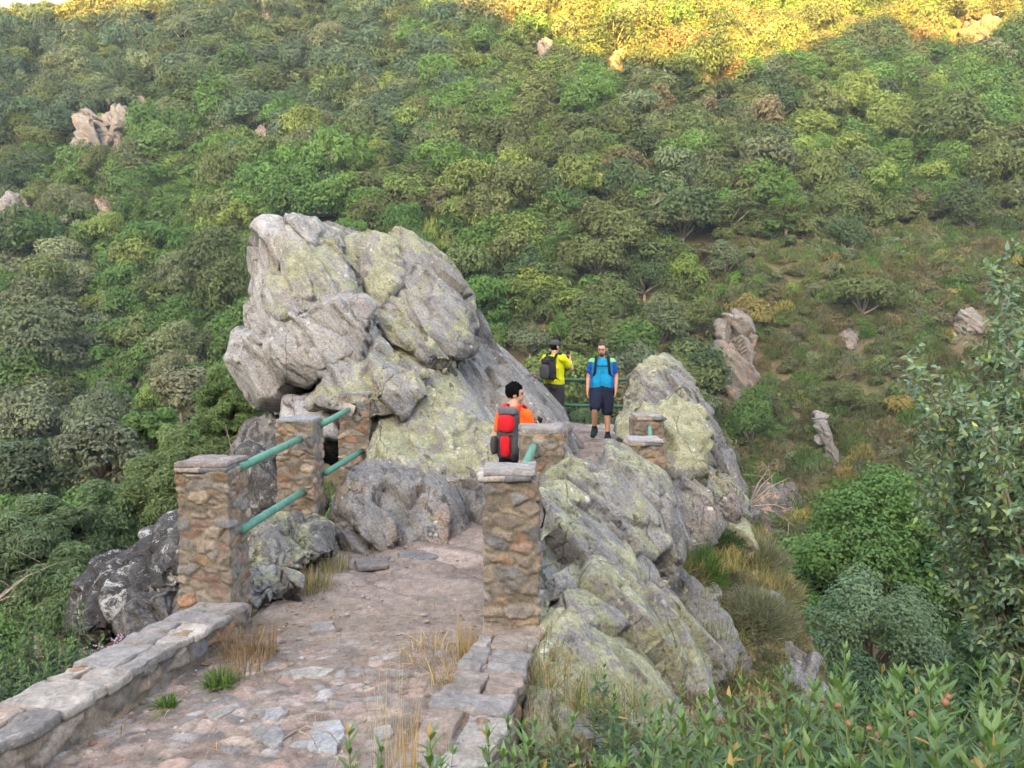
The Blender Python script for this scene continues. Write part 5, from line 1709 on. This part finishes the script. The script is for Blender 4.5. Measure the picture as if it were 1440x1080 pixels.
def shrub_proto(seed, ns, H=0.8, buds=0, spread=.32, leafy=(.16, 1.0)):
    rs = np.random.RandomState(seed); rr = random.Random(seed)
    st = Geo(); bd = []
    LC, LT, LL, LW, LCo, UP = [], [], [], [], [], []
    tops = []
    for i in range(ns):
        a = i * 2.4 + rr.uniform(-.4, .4); r = spread * math.sqrt((i + .5) / ns)
        h = H * rr.uniform(.62, 1.0) * (1 - .25 * r / max(spread, .01) * rr.random())
        top = Vector((r * math.cos(a) * 1.0, r * math.sin(a) * 1.0, h))
        b = Vector((top.x * .25, top.y * .25, -.15))
        mid = b.lerp(top, .5) + Vector((top.x * .12 + rr.uniform(-.02, .02), top.y * .12 + rr.uniform(-.02, .02), 0))
        pts = [b, mid, top]
        st.tube([b, b.lerp(mid, .5), mid, mid.lerp(top, .5), top], [.005, .0045, .004, .0032, .002], 5, False)
        axes = [(pts, leafy[0], 1.0)]
        # side shoots
        for k in range(rr.randrange(1, 4)):
            s = rr.uniform(.45, .8)
            p = mid.lerp(top, (s - .5) * 2) if s > .5 else b.lerp(mid, s * 2)
            an = rr.uniform(0, 6.28)
            e = p + Vector((math.cos(an) * .09, math.sin(an) * .09, rr.uniform(.08, .18)))
            st.tube([p, p.lerp(e, .5) + Vector((math.cos(an) * .012, math.sin(an) * .012, 0)), e], [.003, .0025, .0015], 4, False)
            axes.append(([p, p.lerp(e, .5), e], .2, .75))
        for (pp, s0, sz) in axes:
            ln_ax = (pp[1] - pp[0]).length + (pp[2] - pp[1]).length
            m = max(4, int(ln_ax * (1 - s0) / .030))
            for k in range(m + 1):
                s = s0 + (1 - s0) * k / m
                p = pp[0].lerp(pp[1], s * 2) if s < .5 else pp[1].lerp(pp[2], s * 2 - 1)
                d = (pp[2] - pp[1]).normalized()
                o = d.orthogonal().normalized()
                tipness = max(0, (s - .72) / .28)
                for j in range(2 if k < m else 4):
                    an = k * 1.5708 + j * math.pi / (1 if k < m else 2) + rr.uniform(-.3, .3)
                    side = o * math.cos(an) + d.cross(o) * math.sin(an)
                    el = .25 + .9 * tipness ** 1.5 + rr.uniform(-.15, .25)
                    t = (side * math.cos(el) + d * math.sin(el)).normalized()
                    LC.append(tuple(p)); LT.append(tuple(t)); UP.append(tuple((d * math.cos(el) - side * math.sin(el)).normalized()))
                    LL.append(sz * rr.uniform(.060, .092) * (1 - .35 * tipness)); LW.append(sz * rr.uniform(.016, .024) * (1 - .3 * tipness))
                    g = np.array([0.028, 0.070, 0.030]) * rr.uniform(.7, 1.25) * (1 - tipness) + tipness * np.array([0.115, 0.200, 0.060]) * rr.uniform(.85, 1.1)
                    if rr.random() < .035: g = np.array([0.30, 0.20, 0.06])
                    LCo.append(g)
        tops.append(top)
    for i in range(buds):
        top = tops[rr.randrange(len(tops))]
        an = rr.uniform(0, 6.28)
        e = top + Vector((math.cos(an) * rr.uniform(.02, .06), math.sin(an) * rr.uniform(.02, .06), rr.uniform(-.06, .045)))
        st.tube([top - Vector((0, 0, .06)), e - Vector((0, 0, .01))], [.002, .0016], 4, False)
        rad = rr.uniform(.007, .011)
        ring = [(0, -1.0, .3), (0, -.6, .85), (0, 0, 1.0), (0, .5, .78), (0, 1.0, .12), (0, 1.25, .03)]
        bv, bq, bt = tube_arrays([e + Vector((0, 0, q[1] * rad)) for q in ring], [q[2] * rad for q in ring], 8)
        bd.append(mesh_arrays('bud', bv, [bq, bt], True, None, [M['bud']]))
    n = len(LC)
    UP = np.array(UP) + rs.normal(size=(n, 3)) * .2
    LT = np.array(LT); UP -= LT * (UP * LT).sum(1)[:, None]; UP /= np.linalg.norm(UP, axis=1)[:, None]
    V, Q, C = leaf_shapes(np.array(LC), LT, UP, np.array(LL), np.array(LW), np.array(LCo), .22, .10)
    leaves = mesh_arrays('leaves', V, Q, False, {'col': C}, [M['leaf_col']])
    sv, sf = st.arrays()
    stems = mesh_arrays('stems', sv, sf, True, None, [M['stem']])
    return stems, leaves, bd, H
SHR = [shrub_proto(1, 9), shrub_proto(2, 11), shrub_proto(3, 8), shrub_proto(4, 12), shrub_proto(5, 10, buds=5), shrub_proto(6, 9, buds=4), shrub_proto(7, 8, buds=6), shrub_proto(8, 3, spread=.10), shrub_proto(9, 2, spread=.06)]
def shrub(label, px, py, D, idx, group='long-leaved shrubs of the foreground', s=None):
    T = at(px, py, D)
    g = float(terrain_z(np.array([T.x]), np.array([T.y]))[0])
    stems, leaves, buds, H = SHR[idx]
    h = max(.3, T.z - g)
    k = s or min(1.25, max(.55, h / H))
    z = T.z - H * k
    t = thing('rockrose_shrub', label, 'shrub', (T.x, T.y, z), random.uniform(0, 6.28), group)
    t.scale = (k, k, k)
    link('stems', stems, t); link('leaves', leaves, t)
    for b in buds: link('bud', b, t)
    if z > g + .12:          # bare lower stems down to the soil
        gg = Geo()
        for a in range(5):
            b = Vector((T.x + .06 * math.cos(a * 1.3), T.y + .06 * math.sin(a * 1.3), z))
            gg.tube([(b.x * .6 + T.x * .4, b.y * .6 + T.y * .4, g - .05), tuple(b)], [.006, .005], 5, False)
        o = gg.obj('lower_stems', M['bark'], None)
        o.parent = t
        o.matrix_parent_inverse = Matrix.LocRotScale(t.location, t.rotation_euler, t.scale).inverted()
    return t
# --- where each shrub stands: photo position of its tip, depth, shape, label
SH = [(522, 962, 2.35, 8, 'lone young shrub sprig in front of the path slabs'), (634, 990, 2.3, 8, 'single shrub sprig in front of the right low wall'), (590, 1040, 2.0, 7, 'small shrub sprig below the dry grass stalks'),
      (480, 1035, 2.2, 7, 'low shrub tuft left of the lone young sprig'), (700, 1035, 2.2, 7, 'dark shrub against the near end of the right wall'), (772, 985, 2.6, 0, 'leafy shrub right beside the end of the pale wall'),
      (842, 885, 3.6, 8, 'thin shrub spike standing before the sloping boulder'), (860, 985, 2.9, 1, 'dense shrub under the middle of the sloping boulder'), (925, 950, 3.2, 2, 'shrub against the lower right of the sloping boulder'),
      (800, 1030, 2.1, 3, 'broad shrub in the bottom middle of the picture'), (880, 1045, 1.9, 1, 'low dark shrub below the sloping boulder'), (955, 1010, 2.6, 3, 'bushy shrub where the boulder meets the ground'),
      (970, 1060, 1.9, 0, 'shrub at the bottom edge below the black rock crevice'), (1040, 985, 2.3, 5, 'shrub with two rusty buds beside the boulder end'), (1072, 918, 3.2, 2, 'tall shrub spike before the broad grey slab'),
      (1105, 975, 2.6, 1, 'shrub right in front of the broad grey slab'), (1120, 1035, 2.0, 4, 'shrub with scattered buds low under the grey slab'), (1187, 845, 3.7, 8, 'tallest thin shrub sprig beside the rounded grey-green tree'),
      (1160, 900, 3.4, 0, 'shrub just left of the tallest thin sprig'), (1215, 905, 3.3, 2, 'pale-tipped shrub just right of the tallest thin sprig'), (1190, 948, 2.2, 3, 'broad light-tipped shrub below the tallest thin sprig'),
      (1255, 965, 2.4, 6, 'shrub with a pair of orange-brown buds'), (1282, 918, 2.5, 8, 'upright yellow-stemmed shrub sprig above the paired buds'), (1322, 985, 2.1, 4, 'shrub below the cluster of three round buds'),
      (1350, 960, 2.0, 6, 'budding shrub left of the tall corner shrub'), (1412, 905, 1.75, 2, 'tall pale-tipped shrub near the right corner'), (1450, 985, 1.8, 5, 'budding shrub cut off by the right edge'),
      (1380, 1035, 1.6, 1, 'dark shrub in the bottom right corner'), (1240, 1040, 1.7, 3, 'leafy shrub at the bottom edge under the paired buds'), (1180, 1055, 1.6, 0, 'shrub at the bottom edge under the broad light-tipped one'),
      (1300, 1060, 1.6, 4, 'low budding shrub at the bottom edge near the corner'), (1050, 1060, 1.8, 2, 'shrub at the bottom edge below the two rusty buds'), (740, 1070, 1.9, 1, 'shrub at the bottom edge beside the wall end'),
      (1345, 905, 3.2, 0, 'shaded shrub behind the tall corner shrub'), (1400, 985, 2.3, 3, 'dense shrub behind the budding corner shrubs'), (1140, 985, 2.2, 2, 'slim shrub between the slab and the broad shrub'),
      (1005, 1030, 2.2, 1, 'shrub wedged between boulder end and grey slab'), (900, 1000, 2.5, 2, 'shrub with pale tips on the boulder foot'),
      (1300, 930, 2.9, 1, 'dark shrub behind the upright yellow-stemmed sprig'), (1250, 935, 3.0, 3, 'dense shrub below the rounded grey-green tree'), (1440, 930, 2.6, 1, 'shrub against the right edge under the oak branch'),
      (10, 850, 4.4, 3, 'long-leaved shrub cut by the left edge above the wall'), (52, 842, 4.5, 1, 'tall long-leaved shrub behind the left wall'), (96, 862, 4.6, 3, 'long-leaved shrub next to the lilac flowers'),
      (22, 905, 4.0, 2, 'shrub crowding the outer side of the left wall'), (70, 900, 4.15, 0, 'lower shrub between the left wall and the tall shrub'), (-10, 880, 4.2, 0, 'shrub just outside the left edge')]
for q in SH:
    shrub(q[4], *q[:4], group='long-leaved shrubs behind the left wall' if q[0] < 300 else 'long-leaved shrubs of the foreground')

# ------------------------------------------------------------------ grasses and small plants
def blades(base, n, h, spread, cols, seed, width=.004, lean=.35, curve=.5, flop=0.0):
    rs = np.random.RandomState(seed)
    a = rs.rand(n) * 6.283; r = spread * np.sqrt(rs.rand(n))
    b = np.stack([r * np.cos(a), r * np.sin(a), np.zeros(n)], 1) + np.array(base)
    an = a + rs.normal(size=n) * .8
    out = np.stack([np.cos(an), np.sin(an), np.zeros(n)], 1)
    hh = h * (.45 + .6 * rs.rand(n))
    ln = np.abs(rs.normal(size=n)) * lean + flop
    side = np.stack([-np.sin(an), np.cos(an), np.zeros(n)], 1) + rs.normal(size=(n, 3)) * .4
    side /= np.linalg.norm(side, axis=1)[:, None]
    V = []
    w = width * (.6 + .8 * rs.rand(n))
    for s, wf in ((0, .8), (.35, 1.0), (.7, .7), (1.0, .08)):
        c = b + np.array([0, 0, 1.0]) * (hh * s * (1 - curve * ln * s * .7))[:, None] + out * (hh * ln * s ** 1.6)[:, None]
        V += [c + side * (w * wf * .5)[:, None], c - side * (w * wf * .5)[:, None]]
    V = np.stack(V, 1)
    q = np.array([(0, 1, 3, 2), (2, 3, 5, 4), (4, 5, 7, 6)])
    Q = (np.arange(n)[:, None, None] * 8 + q[None]).reshape(-1, 4)
    cols = np.array(cols)
    C = np.repeat(cols[rs.randint(len(cols), size=n)] * (.75 + .5 * rs.rand(n, 1)), 8, 0)
    return V.reshape(-1, 3), Q, C
DRY = [(0.40, 0.30, 0.15), (0.46, 0.36, 0.20), (0.34, 0.24, 0.12), (0.28, 0.20, 0.11)]
BROWN = [(0.20, 0.125, 0.065), (0.26, 0.17, 0.09), (0.15, 0.10, 0.055), (0.33, 0.24, 0.13)]
GREEN = [(0.09, 0.16, 0.04), (0.13, 0.20, 0.05), (0.07, 0.12, 0.035)]
YEL = [(0.42, 0.33, 0.11), (0.34, 0.30, 0.10), (0.48, 0.40, 0.18), (0.24, 0.26, 0.08)]
GREY = [(0.17, 0.19, 0.125), (0.22, 0.23, 0.16), (0.13, 0.155, 0.10), (0.26, 0.25, 0.18)]
def gz(x, y):
    z = float(terrain_z(np.array([x]), np.array([y]))[0])
    hw = float(np.interp(y, [0, 5, 7, 9, 11, 12, 15.6], [1.25, 1.02, 1.25, 1.1, 0.8, 0.75, 0.9]))
    return max(z, float(path_top(x, y)[0])) if abs(x - float(path_x(y))) < hw else z
def tuft(name, label, cat, px, py, D, n, h, spread, cols, seed, group=None, parts=1, **k):
    P = at(px, py, D)
    z = gz(P.x, P.y) if k.pop('ground', True) else P.z
    V, Q, C = blades((P.x, P.y, z - .01), n, h, spread, cols, seed, **k)
    o = obj(name, V, Q, M['grass'], None, (P.x, P.y, z), False, {'col': C})
    return tag(o, label, cat, group)
G1 = 'dry grass tufts along the path'
tuft('grass_tuft', 'brown withered clump at the foot of the front left pillar', 'grass', 352, 905, 4.75, 240, .27, .17, BROWN, 1, G1, lean=.5)
tuft('grass_tuft', 'rust-brown trailing clump spilling onto the path by the left wall', 'grass', 338, 930, 4.4, 150, .17, .13, BROWN, 2, G1, lean=.9)
tuft('herb', 'small bright green weed at the left wall foot', 'plant', 308, 938, 4.25, 160, .12, .07, GREEN, 3, None, width=.012, lean=.9)
tuft('herb', 'tiny green weed growing from the face of the left wall', 'plant', 236, 975, 3.95, 70, .11, .035, GREEN, 4, None, width=.012, lean=.7)
tuft('grass_tuft', 'tall dry straw clump leaning on the front right pillar', 'grass', 664, 915, 4.55, 130, .36, .10, DRY, 5, G1, lean=.22)
tuft('grass_tuft', 'flattened straw mat left of the front right pillar', 'grass', 610, 895, 4.75, 200, .16, .22, DRY, 6, G1, lean=1.5)
tuft('grass_tuft', 'low straw wisps beside the right low wall', 'grass', 640, 930, 4.2, 150, .2, .14, DRY, 7, G1, lean=.8)
tuft('grass_stalks', 'tall golden grass stalks rising in front of the path', 'grass', 575, 1062, 2.75, 80, .62, .035, [(0.46, 0.30, 0.12), (0.50, 0.36, 0.17), (0.40, 0.24, 0.09)], 8, G1, lean=.10, width=.0035)
tuft('grass_stalks', 'thin seeding grass wisps left of the golden stalks', 'grass', 545, 1010, 3.2, 40, .75, .10, [(0.42, 0.35, 0.24), (0.36, 0.31, 0.2)], 9, G1, lean=.14, width=.0022)
tuft('grass_stalks', 'sparse dry wisps between golden stalks and right wall', 'grass', 640, 1040, 2.9, 90, .42, .14, DRY, 10, G1, lean=.4, width=.003)
tuft('grass_tuft', 'green and straw grass fringe under the mossy path boulder', 'grass', 440, 790, 6.15, 200, .24, .16, GREEN + DRY, 11, G1, lean=.5)
tuft('grass_tuft', 'straw tuft at the path edge beyond the mossy boulder', 'grass', 470, 772, 6.6, 150, .25, .14, DRY + GREEN, 12, G1, lean=.4)
tuft('grass_tuft', 'upright straw in the gap between the left pillars', 'grass', 358, 735, 6.9, 120, .45, .10, DRY + GREEN, 13, G1, lean=.25)
tuft('grass_tuft', 'dry grass hanging beside the front right pillar over the boulder', 'grass', 775, 945, 4.3, 200, .40, .10, BROWN + DRY, 14, G1, lean=.35)
tuft('grass_tuft', 'thin straw patch at the foot of the second left pillar', 'grass', 430, 740, 7.3, 80, .28, .08, DRY, 15, G1, lean=.3)
tuft('grass_tuft', 'yellowed grass on the narrow ledge above the low boulder', 'grass', 625, 690, 8.6, 120, .14, .16, GREEN + DRY, 16, G1, lean=.8, ground=False)
# right bank
G2 = 'plants on the right bank'
def dome(name, label, cat, px, py, D, R_, n, cols, seed, h=1.0, ln=.10, width=.006, group=G2, dz=0.0):
    """a springy cushion of fine sprays"""
    P = at(px, py, D)
    z = gz(P.x, P.y) + dz
    rs = np.random.RandomState(seed)
    d = rs.normal(size=(n, 3)); d[:, 2] = np.abs(d[:, 2]); d /= np.linalg.norm(d, axis=1)[:, None]
    r = R_ * (.55 + .42 * rs.rand(n)) * (1 + .22 * noise3(d * 3 + seed, seed))
    c = d * r[:, None] * np.array([1, 1, h]) + np.array([P.x, P.y, z])
    t = d + rs.normal(size=(n, 3)) * .45 + np.array([0, 0, .35]); t /= np.linalg.norm(t, axis=1)[:, None]
    nr = np.cross(t, rs.normal(size=(n, 3))); nr /= np.linalg.norm(nr, axis=1)[:, None]
    cols = np.array(cols)
    col = cols[rs.randint(len(cols), size=n)] * (.7 + .6 * rs.rand(n, 1))
    V, Q, C = leaf_shapes(c, t, nr, ln * (.6 + .8 * rs.rand(n)), width * (.7 + .6 * rs.rand(n)), col)
    root = thing(name, label, cat, (P.x, P.y, z), 0, group)
    obj('foliage', V, Q, M['grass'], root, None, False, {'col': C})
    g = Geo()
    for k in range(9):
        e = Vector((P.x, P.y, z)) + Vector(d[k * 7] * R_ * .8)
        g.tube([(P.x, P.y, z - .05), Vector((P.x, P.y, z)).lerp(e, .5) + Vector((0, 0, .03)), e], [.012, .008, .004], 5)
    g.obj('stems', M['twig'], root)
    return root
dome('cushion_shrub', 'round grey-green cushion bush on the right bank', 'shrub', 1062, 888, 8.0, .46, 6500, GREY, 21, .85, .10, .006)
dome('cushion_shrub', 'dark green tuft growing under the overhanging rock', 'shrub', 1016, 700, 9.6, .26, 2200, [(0.05, 0.10, 0.04), (0.07, 0.13, 0.05)], 22, .8, .07, .008)
dome('broom_bush', 'bright upright green broom between the right boulders', 'shrub', 984, 772, 8.4, .26, 2400, [(0.08, 0.15, 0.045), (0.11, 0.19, 0.055)], 23, 1.5, .16, .006)
dome('cushion_shrub', 'dusty brown bush left of the upright broom', 'shrub', 962, 810, 8.2, .24, 1800, BROWN + GREY, 24, 1.0, .09, .005)
dome('cushion_shrub', 'frosty grey bush along the outer edge of the right bank', 'shrub', 1072, 745, 9.6, .34, 3000, GREY, 25, 1.0, .12, .006)
dome('cushion_shrub', 'frosty grey grass bush at the brink of the gully', 'shrub', 1092, 800, 9.2, .32, 3000, GREY + YEL[:1], 26, 1.1, .14, .005)
dome('cushion_shrub', 'small grey-green bush at the top of the outer edge', 'shrub', 1050, 690, 10.2, .22, 1500, GREY, 27, 1.0, .10, .006)
dome('flower_cushion', 'flowering cushion with lilac heads behind the left wall', 'flowers', 135, 905, 4.75, .20, 1500, [(0.16, 0.20, 0.09), (0.22, 0.24, 0.13), (0.30, 0.26, 0.18)], 28, 1.1, .08, .005, None)
dome('flower_cushion', 'faded purple flower cushion beside the black boulder', 'flowers', 178, 890, 5.1, .17, 1100, [(0.24, 0.20, 0.15), (0.20, 0.16, 0.13), (0.17, 0.19, 0.10)], 29, 1.1, .08, .005, None)
rsf = random.Random(44)
fl = None
for o in list(bpy.data.objects):
    if o.name.startswith('flower_cushion'):
        g = Geo()
        R_ = .2
        for k in range(55):
            a = rsf.uniform(0, 6.28); u = rsf.uniform(.1, 1)
            p = Vector((R_ * u * math.cos(a), R_ * u * math.sin(a), R_ * (1.25 - .5 * u * u) + rsf.uniform(-.01, .07)))
            w = Vector(o.location) + p
            for m in range(4):
                q = w + Vector((rsf.gauss(0, .006), rsf.gauss(0, .006), rsf.gauss(0, .008)))
                g.tube([q - Vector((0, 0, .006)), q, q + Vector((0, 0, .006))], [.001, .006, .001], 5)
        g.obj('flowers', M['lilac'], o)
# yellow grass and tiny yellow flowers pouring down between the boulders: uncountable
def bank_grass():
    Vs, Qs, Cs = [], [], []
    n0 = 0
    rs = random.Random(3)
    strips = [((965, 815, 8.0), (1020, 775, 9.0), .35, YEL, 260), ((975, 850, 7.3), (1000, 905, 6.6), .16, YEL + GREEN, 320), ((1000, 910, 6.6), (1020, 960, 6.2), .14, YEL + GREEN, 220), ((1030, 800, 9.0), (1080, 830, 9.0), .3, YEL + BROWN[:1], 260),
              ((950, 770, 8.2), (970, 840, 7.6), .15, YEL + GREEN, 200), ((1090, 860, 8.6), (1130, 920, 8.2), .25, DRY + GREY, 260), ((1060, 720, 10.2), (1110, 850, 9.0), .18, GREY + YEL, 380), ((790, 960, 4.4), (850, 1010, 3.9), .25, GREEN + YEL + BROWN, 420),
              ((760, 905, 4.6), (775, 1010, 3.6), .10, BROWN + DRY + GREEN, 260), ((1020, 980, 6.2), (1130, 1040, 6.2), .3, YEL + GREEN, 260)]
    for i, (a, b, w, cols, n) in enumerate(strips):
        for k in range(14):
            s = rs.random()
            P = at(a[0] + (b[0] - a[0]) * s, a[1] + (b[1] - a[1]) * s, a[2] + (b[2] - a[2]) * s)
            x = P.x + rs.gauss(0, w * .5); y = P.y + rs.gauss(0, w * .5)
            z = max(gz(x, y), min(P.z, gz(x, y) + .35))
            V, Q, C = blades((x, y, z - .02), n // 9, rs.uniform(.12, .3), .14, cols, i * 50 + k, lean=.7)
            Vs.append(V); Qs.append(Q + n0); Cs.append(C); n0 += len(V)
    o = obj('bank_grass', np.concatenate(Vs), np.concatenate(Qs), M['grass'], None, None, False, {'col': np.concatenate(Cs)})
    tag(o, kind='stuff')
    # trodden straw and chips of stone on the path
    Vs, Qs, Cs = [], [], []; n0 = 0
    for k in range(260):
        y = rs.uniform(2.6, 7.5); s = rs.choice([-1, 1]) if rs.random() < .6 else 0
        x = float(path_x(y)) + (s * rs.uniform(.7, 1.0) if s else rs.uniform(-.9, .9))
        V, Q, C = blades((x, y, gz(x, y)), rs.randrange(2, 7), rs.uniform(.05, .12), .05, DRY + BROWN, 900 + k, lean=1.4, width=.003)
        Vs.append(V); Qs.append(Q + n0); Cs.append(C); n0 += len(V)
    o = obj('path_litter', np.concatenate(Vs), np.concatenate(Qs), M['grass'], None, None, False, {'col': np.concatenate(Cs)})
    tag(o, kind='stuff')
bank_grass()
def path_gravel():
    rs = np.random.RandomState(77)
    n = 1500
    y = 2.6 + 6.2 * rs.rand(n) ** 1.3
    s = rs.uniform(-1, 1, n); s = np.sign(s) * np.abs(s) ** .6
    x = path_x(y) + s * np.interp(y, [0, 5, 7, 9], [1.2, 1.0, 1.15, 1.0])
    z = path_top(x, y)
    ico = np.array([(1, 0, 0), (-1, 0, 0), (0, 1, 0), (0, -1, 0), (0, 0, 1), (0, 0, -1)], float)
    tri = np.array([(0, 2, 4), (2, 1, 4), (1, 3, 4), (3, 0, 4), (2, 0, 5), (1, 2, 5), (3, 1, 5), (0, 3, 5)])
    r = .006 + .022 * rs.rand(n) ** 3
    a = rs.rand(n) * 6.28
    V = ico[None] * (r[:, None, None] * rs.uniform(.6, 1.3, (n, 6, 1))) * np.array([1.2, .9, .55])
    V = np.stack([V[..., 0] * np.cos(a)[:, None] - V[..., 1] * np.sin(a)[:, None], V[..., 0] * np.sin(a)[:, None] + V[..., 1] * np.cos(a)[:, None], V[..., 2]], 2)
    V += np.stack([x, y, z + r * .2], 1)[:, None]
    T = (np.arange(n)[:, None, None] * 6 + tri[None]).reshape(-1, 3)
    pal = np.array([(.25, .20, .17), (.20, .18, .17), (.30, .27, .25), (.22, .15, .12), (.34, .32, .31)])
    C = np.repeat(pal[rs.randint(5, size=n)] * rs.uniform(.7, 1.2, (n, 1)), 6, 0)
    tag(obj('path_gravel', V.reshape(-1, 3), T, M['path'], None, None, False, {'col': C}), kind='stuff')
path_gravel()
# bare branches
def dead_branch(label, pts_px, D, seed, r=.03):
    rr = random.Random(seed)
    g = Geo()
    P0 = at(*pts_px[0], D)
    for k in range(1, len(pts_px)):
        e = at(*pts_px[k], D + rr.uniform(-.6, .6))
        m = P0.lerp(e, .5) + Vector((0, 0, (e - P0).length * .10))
        g.tube([P0, m, e], [r, r * .7, r * .25], 6)
        for j in range(3):
            s = m.lerp(e, rr.uniform(0, .8))
            q = s + Vector((rr.gauss(0, 1), rr.gauss(0, .6), rr.gauss(0.1, .7))) * (e - P0).length * .22
            g.tube([s, s.lerp(q, .5) + Vector((0, 0, .02)), q], [r * .4, r * .3, r * .12], 5)
    g.V = [v for v in g.V]
    o = g.obj('dead_branch', M['twig'], None, tuple(P0))
    return tag(o, label, 'branch', 'bare branches')
dead_branch('bleached bare branches fanning out over the gully head', [(1052, 712), (1110, 672), (1090, 665), (1122, 720), (1124, 745), (1105, 690), (1080, 660)], 27, 1, .028)
dead_branch('pale bare branch among the soft pines at the left edge', [(-10, 850), (25, 825), (60, 800), (30, 838), (85, 790)], 7.6, 2, .010)
dead_branch('thin bare twigs behind the soft pine above the rails', [(335, 690), (300, 640), (318, 600), (350, 625), (280, 660)], 10.5, 3, .012)
dead_branch('dry twig lying on the path across the blue-grey slab', [(398, 1040), (440, 1038), (470, 1032)], 3.55, 4, .006)
# ------------------------------------------------------------------ the evening air of the valley
zt = float(TV[:, 2].max()) + 12
hv = [(x, y, z) for x in (TV[:, 0].min() - 2, TV[:, 0].max() + 2) for y in (TV[:, 1].min() - 2, TV[:, 1].max() + 2) for z in (float(TV[:, 2].min()) - 1, zt)]
hm = bpy.data.materials.new("valley_air")
hm.use_nodes = True
hm.node_tree.nodes.clear()
ho = hm.node_tree.nodes.new('ShaderNodeOutputMaterial')
hp = hm.node_tree.nodes.new('ShaderNodeVolumePrincipled')
hp.inputs['Color'].default_value = (0.86, 0.92, 1.0, 1)
hp.inputs['Density'].default_value = 0.00045
hp.inputs['Anisotropy'].default_value = 0.0
hm.node_tree.links.new(hp.outputs[0], ho.inputs['Volume'])
haze = obj("haze", hv, np.array([(0, 1, 3, 2), (4, 6, 7, 5), (0, 4, 5, 1), (2, 3, 7, 6), (0, 2, 6, 4), (1, 5, 7, 3)]), hm, None, None, False)
tag(haze, kind='stuff')
